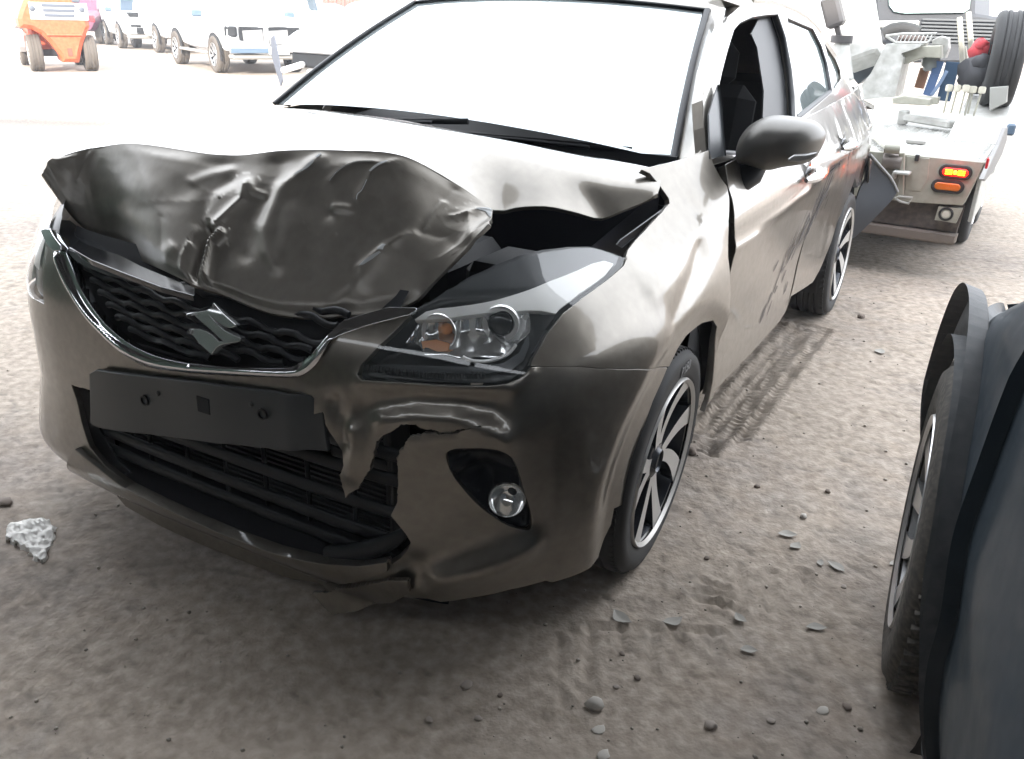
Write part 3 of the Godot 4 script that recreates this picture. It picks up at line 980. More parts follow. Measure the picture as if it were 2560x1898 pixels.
	var fp := V2([-0.557, 0.658, -0.545, 0.70, -0.535, 0.75, -0.55, 0.80, -0.60, 0.845, -0.70, 0.875, -0.85, 0.90, -1.05, 0.90, -1.0, 0.82, -0.85, 0.74, -0.70, 0.675, -0.60, 0.652])
	obj("lens", patch(fp, [], 0.02, pushed(0.004), 0.006), clear, far)
	obj("housing", patch(fp, [], 0.02, pushed(-0.02), 0.0), mat("lamp_housing"), far)
	obj("bezel", patch(V2([-0.60, 0.72, -0.62, 0.80, -0.70, 0.84, -0.78, 0.80, -0.68, 0.72]), [], 0.02, pushed(-0.012), 0.0), mat("bezel_silver"), far)

func build_car_side(car: Node3D, black: Material, gloss: Material, glass: Material, cavity: Material, chrome: Material) -> void:
	# left fender
	var fo := V2([.802,.723,.813,.736,.861,.772,.922,.8,.991,.818,1.099,.839,1.167,.854,1.188,.863,1.194,.868,1.215,.877,1.302,.899,1.407,.929,1.448,.944,1.454,.955,1.443,.987,1.433,1.013,1.415,1.022,1.43,1.023,1.473,1.026,1.516,1.028,1.701,1.041,1.693,1.012,1.693,1.002,1.704,.972,1.72,.951,1.707,.925,1.663,.876,1.646,.828,1.63,.792,1.63,.652,1.637,.561,1.672,.451,1.715,.362,1.669,.361,1.652,.338,1.667,.369,1.66,.43,1.624,.535,1.587,.615,1.545,.644,1.476,.655,1.372,.651,1.319,.635,1.273,.606,1.083,.664,.921,.705])
	var waves := [
		[V2([1.206,.8,1.3,.827,1.412,.858,1.511,.883]), 0.008, 0.03, false],
		[V2([1.268,.726,1.352,.764,1.416,.791,1.48,.833]), -0.010, 0.03, false],
		[V2([1.202,.843,1.249,.816,1.309,.825]), 0.006, 0.04, false],
		[V2([1.292,.857,1.389,.887,1.518,.922]), -0.006, 0.04, false],
		[V2([.964,.75,1.063,.787,1.133,.82]), 0.006, 0.06, false],
	]
	var fmap := func(p: Vector2) -> Vector3:
		var q := skin(p.x, p.y)
		var r := Vector2(q.z, q.y).distance_to(hub)
		return skin(p.x, p.y, dents(p, waves) + 0.020 * smoothstep(0.35, 0.43, r) * (1.0 - smoothstep(0.43, 0.62, r)) + 0.012 * smoothstep(1.4, 1.72, p.x) * (1.0 - smoothstep(0.6, 0.95, p.y)))
	obj("left_fender", patch(fo, [], 0.014, fmap, 0.012), car_paint, car)
	# scratch on it
	var s := st()
	var line := PackedVector3Array()
	for p in smooth_path2(V2([.912,.75,.993,.753,1.077,.748,1.106,.744,1.127,.732]), 5):
		line.append(skin(p.x, p.y, 0.001))
	tube(s, line, 0.0008, 5)
	obj("scratch", s.commit(), mat("bare_primer"), car)
	# doors and rear quarter
	var sill := V2([1.731,.355,1.969,.341,2.24,.324,2.618,.325,2.533,.378,2.735,.392,3.2,.33])
	var dm := func(p: Vector2) -> Vector3:
		var crease := 0.010 * exp(-absf(p.y - (0.80 + 0.03 * (p.x - 1.8))) / 0.02) - 0.012 * exp(-pow((p.y - 0.55) / 0.14, 2.0))
		crease += 0.004 * sin(p.x * 7.0 + p.y * 9.0) * smoothstep(2.2, 2.9, p.x)
		return skin(p.x, p.y, crease)
	var door := V2([1.727,.946,1.725,.917,1.704,.863,1.703,.804,1.703,.718,1.698,.649,1.715,.571])
	door.append_array(sill.slice(0, 4))
	door.append_array(V2([2.70, 0.34, 2.765, 0.55, 2.80, 0.80, 2.80, 1.03, 2.4, 1.02, 2.0, 1.012, 1.76, 1.00]))
	obj("front_door", patch(door, [], 0.02, dm, 0.02), car_paint, car)
	var dirt := mat("door_dirt", Color(0.035, 0.035, 0.04), 0.8)
	dirt.transparency = BaseMaterial3D.TRANSPARENCY_ALPHA
	dirt.albedo_color.a = 0.5
	var rear := V2([2.71, 0.34])
	rear.append_array(V2([2.735,.392,3.226,.324,3.352,.368,3.43,.443,3.501,.503,3.546,.552,3.652,.602]))
	rear.append_array(V2([3.75, 0.70, 3.95, 0.62, 4.3, 0.6, 4.5, 1.06, 3.6, 1.045, 2.81, 1.03, 2.81, 0.80, 2.775, 0.55]))
	var rm := func(p: Vector2) -> Vector3:
		var crease := 0.010 * exp(-absf(p.y - (0.80 + 0.03 * (p.x - 1.8))) / 0.02) - 0.012 * exp(-pow((p.y - 0.55) / 0.14, 2.0))
		crease += 0.004 * crumple.get_noise_2d(p.x * 4.0, p.y * 3.0) * smoothstep(2.9, 3.5, p.x)
		return skin(p.x, p.y, crease)
	obj("rear_quarter", patch(rear, [], 0.03, rm, 0.02), car_paint, car)
	# scuffs on the doors
	for i in 46:
		var q := rng.randf()
		var a := 2.32 + q * 0.75 + rng.randfn(0, 0.05)
		var y := 0.50 + q * 0.24 + rng.randfn(0, 0.05)
		var l := rng.randf_range(0.01, 0.07)
		var w := rng.randf_range(0.003, 0.013)
		var poly := PackedVector2Array()
		for k in 9:
			var t := TAU * k / 9.0
			var e := Vector2(cos(t) * w * 2.0 * rng.randf_range(0.6, 1.2), sin(t) * l * rng.randf_range(0.6, 1.1))
			poly.append(Vector2(a, y) + e + Vector2(e.y * 1.1, 0))
		obj("scuff_mark", patch(poly, [], 0.02, func(p: Vector2) -> Vector3: return rm.call(p) + Vector3(0.0015, 0, 0), 0.0), dirt, car)
	for pnt in [Vector2(2.585, 0.865), Vector2(3.33, 0.885)]:
		s = st()
		var hp := PackedVector3Array()
		for i in 9:
			var t := i / 8.0
			hp.append(skin(pnt.x - 0.10 + 0.2 * t, pnt.y + 0.012 * t, 0.012 + 0.028 * sin(PI * t)))
		tube(s, hp, [0.008, 0.014, 0.017, 0.018, 0.018, 0.018, 0.017, 0.014, 0.008], 10, 1.0)
		var hn := obj("door_handle", s.commit(), chrome, car)
		obj("handle_cup", dome(skin(pnt.x - 0.02, pnt.y + 0.012, 0.003), Vector3(1, 0, 0), 0.045, 0.004), gloss, hn)
	# sill and dark gap behind the fender
	s = st()
	for i in 8:
		var a := lerpf(1.62, 2.72, i / 7.0)
		var b := lerpf(1.62, 2.72, (i + 1) / 7.0)
		if i < 7:
			quad(s, skin(a, 0.35, -0.035), skin(b, 0.35, -0.035), skin(b, 0.20, -0.05), skin(a, 0.20, -0.05))
	obj("sill", s.commit(), car_paint, car)
	obj("door_gap", patch(V2([1.60, 0.24, 1.95, 0.24, 1.95, 1.0, 1.60, 1.0]), [], 0.05, pushed(-0.06), 0.0), cavity, car)
	# wheel-arch liners
	for z in [0.0, -2.52]:
		s = st()
		lathe(s, Vector3(0.50, 0.32, z), Basis(Vector3.BACK, Vector3.RIGHT, Vector3.UP), V2([0.0, -0.02, 0.37, -0.02, 0.385, 0.05, 0.385, 0.315]), 28, -0.35, PI + 0.35)
		obj("arch_liner", s.commit(), mat("liner", Color(0.012, 0.012, 0.013), 0.75), car)
	# right-hand side, seen only past the bonnet and through the windows
	var far := V2([-1.15, 0.66, -1.0, 0.80, -1.1, 0.9, -1.45, 0.98, -1.75, 1.0, -2.8, 1.03, -4.4, 1.05, -4.3, 0.3, -2.0, 0.24, -1.62, 0.24, -1.6, 0.5, -1.5, 0.62, -1.3, 0.66])
	obj("right_side", patch(far, [], 0.05, pushed(0.0), 0.0), car_paint, car)
	obj("right_fender", patch(V2([-0.70, 0.67, -0.85, 0.735, -1.0, 0.815, -1.06, 0.9, -1.3, 0.95, -1.3, 0.66, -1.12, 0.625, -0.72, 0.65]), [], 0.03, pushed(0.0), 0.0), car_paint, car)
	# torn rear bumper standing off the body, its dark inner face towards us
	var flap := V3([.856,.752,-2.792,.881,.729,-2.811,.913,.699,-2.835,.945,.668,-2.859,.978,.636,-2.883,1.003,.599,-2.902,1.023,.561,-2.917,.998,.517,-2.898,.944,.446,-2.858,.89,.368,-2.818,.844,.312,-2.783,.82,.484,-2.765,.845,.586,-2.784,.862,.63,-2.797])
	var fo2 := Vector3(0.87, 0.6, -2.8)
	var fx := Vector3(0.8, 0, -0.6)
	var chart := PackedVector2Array()
	for p in flap:
		chart.append(Vector2((p - fo2).dot(fx), p.y))
	var mm := func(p: Vector2) -> Vector3: return fo2 + fx * p.x + Vector3.UP * (p.y - 0.6) + Vector3(0.6, 0, 0.8) * (-0.03 * sin(p.x * 6.0) + 0.01 * sin(p.y * 17.0))
	obj("torn_rear_bumper", patch(chart, [], 0.03, mm, 0.006), mat("bumper_inside", Color(0.022, 0.026, 0.034), 0.5), car)
	var edge := st()
	var ep := PackedVector3Array()
	for i in 7:
		ep.append(mm.call(chart[i]))
	tube(edge, ep, 0.008, 6)
	obj("torn_edge", edge.commit(), mat("torn_edge", Color(0.2, 0.2, 0.2), 0.6), car)
	var shard := patch(V2([3.992,.757,4.263,.702,4.265,.653,4.255,.607,4.259,.624,4.218,.591]), [], 0.02, pushed(0.02), 0.006)
	obj("bumper_shard", shard, car_paint, car)

func build_greenhouse(car: Node3D, black: Material, gloss: Material, glass: Material) -> void:
	# windscreen
	var bl := Vector3(-0.675, 1.045, -0.315)
	var br := Vector3(.672,.997,-.375)
	var tr := Vector3(.512,1.374,-1.031)
	var tl := Vector3(-.623,1.372,-1.028)
	bl = Vector3(-.805,1.031,-.433)
	var bulge := Vector3(0, 0.5, 0.85)
	var rows := []
	for i in 4:
		var v := i / 3.0
		var row := PackedVector3Array()
		for k in 7:
			var u := k / 6.0
			var p := bl.lerp(br, u).lerp(tl.lerp(tr, u), v)
			row.append(p + bulge * (0.10 * (1.0 - pow(2.0 * u - 1.0, 2.0)) * (1.0 - 0.45 * v) + 0.02 * sin(PI * v)))
		rows.append(row)
	var ws := lofted(rows)
	var scr := obj("windscreen", patch(V2(UNIT), [], 0.05, ws, 0.0, 0.002, 0.04), mat("screen_glass"), car)
	var frit := mat("frit", Color(0.012, 0.014, 0.015), 0.15)
	var lift := func(k: float) -> Callable: return func(p: Vector2) -> Vector3: return (ws.call(p) as Vector3) + bulge * k
	obj("frit_band", patch(V2([0, 0, 1, 0, 1, 1, 0, 1]), [V2([0.03, 0.004, 0.25, 0.005, 0.5, 0.01, 0.62, 0.03, 0.75, 0.08, 0.90, 0.13, 0.955, 0.17, 0.968, 0.24, 0.975, 0.96, 0.02, 0.96])], 0.04, lift.call(-0.004), 0.0, 0.002, 0.03), frit, scr)
	# stickers at the driver's lower corner
	var stick := mat("sticker", Color(0.45, 0.6, 0.5), 0.4)
	obj("sticker", patch(V2([0.865, 0.20, 0.945, 0.19, 0.945, 0.27, 0.865, 0.275]), [], 0.02, lift.call(-0.006), 0.0), stick, scr)
	obj("sticker_band", patch(V2([0.868, 0.222, 0.942, 0.212, 0.942, 0.236, 0.868, 0.244]), [], 0.02, lift.call(-0.003), 0.0), mat("sticker_red", Color(0.6, 0.12, 0.05), 0.4), scr)
	# trim round the glass
	for side in [0.0, 1.0]:
		var t := st()
		var path := PackedVector3Array()
		for i in 13:
			path.append((ws.call(Vector2(side, i / 12.0)) as Vector3) + bulge * 0.008)
		tube(t, path, 0.012, 6, 0.6)
		obj("screen_trim", t.commit(), black, car)
	var t2 := st()
	var head := PackedVector3Array()
	for i in 13:
		head.append((ws.call(Vector2(i / 12.0, 1.0)) as Vector3) + bulge * 0.005)
	tube(t2, head, 0.010, 6, 0.7)
	obj("screen_trim", t2.commit(), black, car)
	# scuttle and wipers
	var cw := st()
	var c0 := PackedVector3Array()
	for i in 13:
		c0.append((ws.call(Vector2(i / 12.0, 0.0)) as Vector3) + Vector3(0, -0.095, 0.01))
	tube(cw, c0, 0.03, 8, 1.0)
	obj("scuttle", cw.commit(), black, car)
	for w in [[0.34, 0.0, 0.50, 0.0], [0.56, 0.0, 0.84, 0.015]]:
		var s := st()
		var a: Vector3 = (ws.call(Vector2(w[0], w[1])) as Vector3) + bulge * 0.02 - Vector3(0, 0.055, 0)
		var b: Vector3 = (ws.call(Vector2(w[2], w[3])) as Vector3) + bulge * 0.010 - Vector3(0, 0.026, 0)
		tube(s, PackedVector3Array([a + Vector3(0, -0.04, 0.03), a, a.lerp(b, 0.5) + bulge * 0.005, b]), 0.005, 6, 1.2)
		var wp := obj("wiper_arm", s.commit(), black, car)
		s = st()
		tube(s, PackedVector3Array([(ws.call(Vector2(w[2] - 0.30, w[3] - 0.055)) as Vector3) + bulge * 0.006 - Vector3(0, 0.05, 0), (ws.call(Vector2(w[2] - 0.1, w[3])) as Vector3) + bulge * 0.006 - Vector3(0, 0.035, 0), (ws.call(Vector2(minf(w[2] + 0.08, 0.95), w[3] + 0.01)) as Vector3) + bulge * 0.006 - Vector3(0, 0.012, 0)]), 0.005, 6, 2.0)
		obj("wiper_blade", s.commit(), black, wp)
	# side frame with window openings
	var seam := V3([.798,1.004,-.312,.78,1.044,-.338,.758,1.093,-.37,.731,1.154,-.416,.699,1.225,-.523,.665,1.301,-.691,.639,1.359,-.849,.623,1.393,-1.024])
	var fr := zy(seam)
	fr.append_array(V2([-0.80, 1.41, -1.3, 1.418, -1.8, 1.388]))
	fr.append_array(zy(V3([.646,1.343,-2.11,.671,1.286,-2.211,.702,1.218,-2.372,.727,1.163,-2.456,.753,1.104,-2.572,.791,1.02,-2.638])))
	fr.append_array(V2([-2.9, 1.0, -2.0, 1.0, -1.0, 0.985]))
	var w1 := zy(V3([.793,1.016,-.462,.774,1.057,-.491,.741,1.13,-.543,.718,1.183,-.579,.701,1.221,-.65,.678,1.27,-.749,.654,1.325,-.871,.645,1.345,-.958,.637,1.362,-1.115,.633,1.371,-1.322,.632,1.374,-1.474,.668,1.294,-1.495,.714,1.191,-1.451,.755,1.099,-1.374,.791,1.019,-1.279]))
	w1.append_array(V2([-0.78, 1.0]))
	w1 = zy(V3([.794,1.014,-.463,.774,1.057,-.491,.741,1.13,-.543,.718,1.183,-.579,.701,1.221,-.65,.678,1.27,-.749,.654,1.325,-.871,.645,1.345,-.958,.637,1.362,-1.115,.633,1.371,-1.322,.632,1.374,-1.474,.668,1.294,-1.495,.714,1.191,-1.451,.755,1.099,-1.374,.791,1.019,-1.279,.802,.995,-.888,.802,.995,-.619]))
	var w2 := zy(V3([.637,1.363,-1.613,.654,1.325,-2.027,.685,1.256,-2.116,.717,1.184,-2.132,.764,1.08,-2.071,.785,1.034,-1.388,.781,1.041,-1.333,.723,1.172,-1.453]))
	var w3 := zy(V3([.656,1.32,-2.174,.678,1.272,-2.266,.706,1.209,-2.358,.732,1.151,-2.406,.747,1.118,-2.371,.753,1.104,-2.274,.764,1.081,-2.107,.73,1.155,-2.166,.692,1.241,-2.194]))
	for sd in [1.0, -1.0]:
		var shift: float = 0.0 if sd > 0.0 else -0.34
		var fmap := func(p: Vector2) -> Vector3:
			var q := upper(p)
			return Vector3(q.x * sd, q.y, q.z + shift * clampf((p.x + 2.2) / 1.2, 0.0, 1.0))
		obj("side_frame", patch(fr, [w1, w2, w3], 0.05, fmap, 0.03, 0.002, 0.05, -sd), car_paint, car)
		var fin := func(p: Vector2) -> Vector3:
			var q := upper(p)
			return Vector3((q.x - 0.012) * sd, q.y, q.z + shift * clampf((p.x + 2.2) / 1.2, 0.0, 1.0))
		obj("side_window", patch(w2, [], 0.06, fin, 0.0), glass, car)
		obj("side_window", patch(w3, [], 0.06, fin, 0.0), glass, car)
		# black door-frame trim
		for w in [w1, w2]:
			var s := st()
			var path := PackedVector3Array()
			for p in w:
				path.append(fin.call(p))
			path.append(path[0])
			tube(s, path, 0.012, 6, 1.0, false)
			obj("window_seal", s.commit(), black, car)
	obj("pillar_trim", patch(zy(V3([.637,1.374,-1.437,.637,1.374,-1.462,.674,1.292,-1.48,.719,1.192,-1.433,.76,1.1,-1.359,.796,1.021,-1.263,.805,1.001,-.904,.744,1.135,-1.087,.685,1.266,-1.157,.666,1.308,-1.133,.639,1.369,-1.331])), [], 0.05, func(p: Vector2) -> Vector3: return upper(p) + Vector3(-0.03, 0, 0), 0.004), black, car)
	obj("mirror_sail", patch(zy(V3([.757,1.119,-.392,.74,1.156,-.468,.726,1.186,-.538,.735,1.167,-.535,.75,1.133,-.513,.783,1.061,-.461,.803,1.016,-.431,.801,1.02,-.343,.801,1.02,-.307])), [], 0.05, func(p: Vector2) -> Vector3: return upper(p) + Vector3(0.008, 0, 0), 0.004), mat("sail", Color(0.05, 0.055, 0.06), 0.4), car)
	# left pillar and roof
	for sd in [1.0, -1.0]:
		var inner_edge := PackedVector3Array()
		var outer_edge := PackedVector3Array()
		var mid_edge := PackedVector3Array()
		for i in 9:
			var v := i / 8.0
			var e: Vector3 = (ws.call(Vector2(1.0 if sd > 0.0 else 0.0, v)) as Vector3)
			e.x *= sd
			var us := []
			for k in seam.size():
				us.append(float(k) / (seam.size() - 1))
			var o := cubic3(us, seam, v)
			o.x = upper(Vector2(o.z, o.y)).x
			if sd < 0.0:
				o = e + Vector3(0.02, -0.015, -0.09)
			inner_edge.append(Vector3(e.x * sd, e.y, e.z))
			outer_edge.append(Vector3(o.x * sd, o.y, o.z))
			mid_edge.append(Vector3((e.x * 0.5 + o.x * 0.5 + 0.02) * sd, (e.y + o.y) * 0.5 + 0.01, (e.z + o.z) * 0.5 + 0.03))
		obj("pillar", loft([inner_edge, mid_edge, outer_edge], 12, 6, 0.0, sd), car_paint, car)
	var rr := []
	for zz in [0.0, -0.12, -0.4, -0.8, -1.07, -1.2, -1.33, -1.45, -1.6, -1.85, -2.15]:
		var row := PackedVector3Array()
		for k in 7:
			var u := k / 6.0
			var h: Vector3 = (ws.call(Vector2(u, 1.0)) as Vector3)
			if zz < 0.0:
				var e := pow(absf(2.0 * u - 1.0), 2.2)
				var z: float = h.z + zz
				var yt := cubic1([-3.3, -2.9, -2.64, -2.57, -2.456, -2.37, -2.21, -2.11, -1.8, -1.3, -0.8], [0.93, 0.99, 1.02, 1.104, 1.163, 1.218, 1.286, 1.335, 1.39, 1.42, 1.412], z)
				h = Vector3((2.0 * u - 1.0) * (upper(Vector2(z, yt)).x + 0.004), yt + 0.004 + 0.022 * (1.0 - e), z)
			row.append(h)
		rr.append(row)
	obj("roof", loft(rr, 14, 18, 0.02, 1.0), car_paint, car)
	# cabin
	var cab := st()
	box(cab, Vector3(0, 0.35, -1.6), Vector3(1.3, 0.06, 2.6))
	box(cab, Vector3(0, 0.70, -0.40), Vector3(1.36, 0.62, 0.08))
	box(cab, Vector3(0, 0.92, -0.62), Vector3(1.3, 0.16, 0.36), Basis(Vector3.RIGHT, 0.1), 0.04)
	box(cab, Vector3(0, 0.62, -3.0), Vector3(1.3, 0.6, 0.06))
	obj("dashboard", cab.commit(), mat("cabin", Color(0.016, 0.018, 0.02), 0.7), car)
	for x in [-0.36, 0.36]:
		var s := st()
		box(s, Vector3(x, 0.56, -1.12), Vector3(0.48, 0.14, 0.5), Basis.IDENTITY, 0.05)
		box(s, Vector3(x, 0.84, -1.44), Vector3(0.46, 0.58, 0.13), Basis(Vector3.RIGHT, -0.22), 0.055)
		box(s, Vector3(x, 1.19, -1.54), Vector3(0.26, 0.17, 0.09), Basis(Vector3.RIGHT, -0.15), 0.04)
		obj("seat", s.commit(), mat("seat_cloth", Color(0.02, 0.021, 0.024), 0.85), car)
	var s3 := st()
	box(s3, Vector3(0, 0.84, -2.45), Vector3(1.2, 0.55, 0.14), Basis(Vector3.RIGHT, -0.25), 0.05)
	obj("rear_seat", s3.commit(), mat("seat_cloth"), car)
	var wheel := st()
	var wp := PackedVector3Array()
	for i in 25:
		var a := TAU * i / 24.0
		wp.append(Vector3(0.36 + 0.185 * cos(a), 0.96 + 0.185 * sin(a) * 0.85, -0.86 - 0.185 * sin(a) * 0.5))
	tube(wheel, wp, 0.016, 8, 1.0, false)
	box(wheel, Vector3(0.36, 0.96, -0.85), Vector3(0.33, 0.05, 0.05), Basis.IDENTITY, 0.015)
	obj("steering_wheel", wheel.commit(), mat("cabin"), car)

func tyre_mesh(r: float, rim_r: float, w: float, ribs := true) -> ArrayMesh:
	var s := st()
	var h := w * 0.5
	var prof := V2([rim_r, -h * 0.86, rim_r + 0.01, -h * 0.94, lerpf(rim_r, r, 0.45), -h, lerpf(rim_r, r, 0.8), -h * 0.95, r - 0.012, -h * 0.86, r - 0.003, -h * 0.74, r, -h * 0.5, r, -h * 0.46, r - 0.008, -h * 0.44, r - 0.008, -h * 0.38, r + 0.001, -h * 0.36, r + 0.001, -0.016 - h * 0.02, r - 0.008, -0.012, r - 0.008, 0.012, r + 0.001, 0.016 + h * 0.02, r + 0.001, h * 0.36, r - 0.008, h * 0.38, r - 0.008, h * 0.44, r, h * 0.46, r, h * 0.5, r - 0.003, h * 0.74, r - 0.012, h * 0.86, lerpf(rim_r, r, 0.8), h * 0.95, lerpf(rim_r, r, 0.5), h, lerpf(rim_r, r, 0.46), h * 0.985, lerpf(rim_r, r, 0.2), h * 0.99, rim_r + 0.01, h * 0.94, rim_r, h * 0.86])
	lathe(s, Vector3.ZERO, Basis(Vector3.BACK, Vector3.RIGHT, Vector3.UP), prof, 72)
	return s.commit()

# small sipes across the tread shoulders, joined as one part
func tread_blocks(r: float, w: float, count: int, depth := 0.006) -> ArrayMesh:
	var s := st()
	for i in count:
		var a := TAU * i / count
		var d := Vector3(0, sin(a), cos(a))
		var tn := Vector3(0, cos(a), -sin(a))
		for sd in [-1.0, 1.0]:
			var skew: Vector3 = (Vector3.RIGHT + tn * 0.25 * sd).normalized()
			box(s, d * (r - 0.004) + Vector3.RIGHT * sd * w * 0.32, Vector3(w * 0.17, depth * 2.0, TAU * r / count * 0.62), Basis(skew, d, skew.cross(d)), 0.001)
	return s.commit()

func alloy_wheel(r: float, off: float, pairs: int) -> Array:
	# [machined faces, dark sides and barrel]
	var f := st()
	var d := st()
	var ax := Basis(Vector3.BACK, Vector3.RIGHT, Vector3.UP)
	lathe(f, Vector3.ZERO, ax, V2([r - 0.004, off + 0.004, r + 0.006, off + 0.012, r + 0.010, off + 0.004, r + 0.006, off - 0.01]), 64)
	lathe(d, Vector3.ZERO, ax, V2([r + 0.004, off - 0.01, r - 0.008, off - 0.004, r - 0.014, off - 0.03, r - 0.03, off - 0.12, r - 0.02, off - 0.17]), 64)
	lathe(d, Vector3.ZERO, ax, V2([0.0, off - 0.115, r - 0.03, off - 0.125]), 48)
	lathe(d, Vector3.ZERO, ax, V2([0.0, off - 0.012, 0.026, off - 0.012, 0.030, off - 0.006, 0.034, off - 0.012, 0.06, off - 0.02, 0.066, off - 0.05]), 40)
	for k in pairs * 2:
		var a0 := TAU * (k / 2) / pairs
		var sg := -1.0 if k % 2 == 0 else 1.0
		var left := PackedVector2Array()
		var right := PackedVector2Array()
		for i in 9:
			var t := i / 8.0
			var rad := lerpf(0.040, r - 0.001, t)
			var ang: float = a0 + sg * lerpf(0.16, PI / pairs * 0.53, pow(t, 0.8)) + 0.16 * t * t
			var wd := lerpf(0.026, 0.034, t) + 0.020 * pow(t, 3.0)
			var c := Vector2(cos(ang), sin(ang)) * rad
			var nn := Vector2(-sin(ang), cos(ang))
			left.append(c + nn * wd * 0.62)
			right.append(c - nn * wd * 0.62)
		var poly := left.duplicate()
		right.reverse()
		poly.append_array(right)
		# face dished: built from quads with height falling to the hub
		var m := 9
		for i in m - 1:
			var hs := []
			for q in [i, i + 1]:
				var t: float = q / 8.0
				hs.append(off - 0.016 + 0.018 * t * t)
			var l0: Vector2 = left[i]
			var l1: Vector2 = left[i + 1]
			var r0: Vector2 = right[m - 1 - i]
			var r1: Vector2 = right[m - 2 - i]
			var p := func(v: Vector2, x: float) -> Vector3: return Vector3(x, v.y, v.x)
			quad(f, p.call(l0, hs[0]), p.call(l1, hs[1]), p.call(r1, hs[1]), p.call(r0, hs[0]))
			quad(d, p.call(l0, hs[0]), p.call(l1, hs[1]), p.call(l1 * 1.0, hs[1] - 0.035), p.call(l0, hs[0] - 0.035))
			quad(d, p.call(r0, hs[0]), p.call(r1, hs[1]), p.call(r1, hs[1] - 0.035), p.call(r0, hs[0] - 0.035))
	return [f.commit(), d.commit()]

func car_wheel(car: Node3D, at: Vector3, camber: float, steer: float, mirror: float) -> Node3D:
	var w := Node3D.new()
	w.name = "wheel"
	car.add_child(w, true)
	w.transform = Transform3D(Basis(Vector3.UP, steer) * Basis(Vector3.BACK, camber) * Basis.from_scale(Vector3(1, 1, 1)), at)
	if mirror < 0.0:
		w.rotate_object_local(Vector3.UP, PI)
	var rubber := mat("tyre_rubber", Color(0.022, 0.022, 0.022), 0.72)
	obj("tyre", tyre_mesh(0.305, 0.222, 0.195), rubber, w)
	var tb := obj("tread", tread_blocks(0.3035, 0.195, 84, 0.0035), rubber, w)
	tb.set_meta("kind", "stuff")
	var al := alloy_wheel(0.218, 0.088, 4)
	obj("rim", al[0], mat("machined_alloy", Color(0.52, 0.51, 0.49), 0.38, 0.45), w)
	obj("rim_back", al[1], mat("rim_dark", Color(0.035, 0.038, 0.045), 0.25, 0.5), w)
	return w

func build_car_wheels(car: Node3D) -> void:
	var w := car_wheel(car, Vector3(0.755, 0.302, 0.0), -0.06, 0.03, 1.0)
	var tm := TextMesh.new()
	tm.text = "P150"
	tm.font_size = 16
	tm.pixel_size = 0.0021
	tm.depth = 0.002
	var fnt := SystemFont.new()
	fnt.font_names = PackedStringArray(["Droid Sans"])
	fnt.font_weight = 700
	tm.font = fnt
	var t := obj("lettering", tm, mat("tyre_print", Color(0.25, 0.25, 0.25), 0.7), w)
	t.transform = Transform3D(Basis(Vector3.UP, PI / 2), Vector3(0.0985, 0.256, -0.035))
	car_wheel(car, Vector3(0.755, 0.302, -2.52), 0.0, 0.0, 1.0)
	car_wheel(car, Vector3(-0.755, 0.302, 0.0), 0.0, 0.03, -1.0)
	car_wheel(car, Vector3(-0.755, 0.302, -2.52), 0.0, 0.0, -1.0)

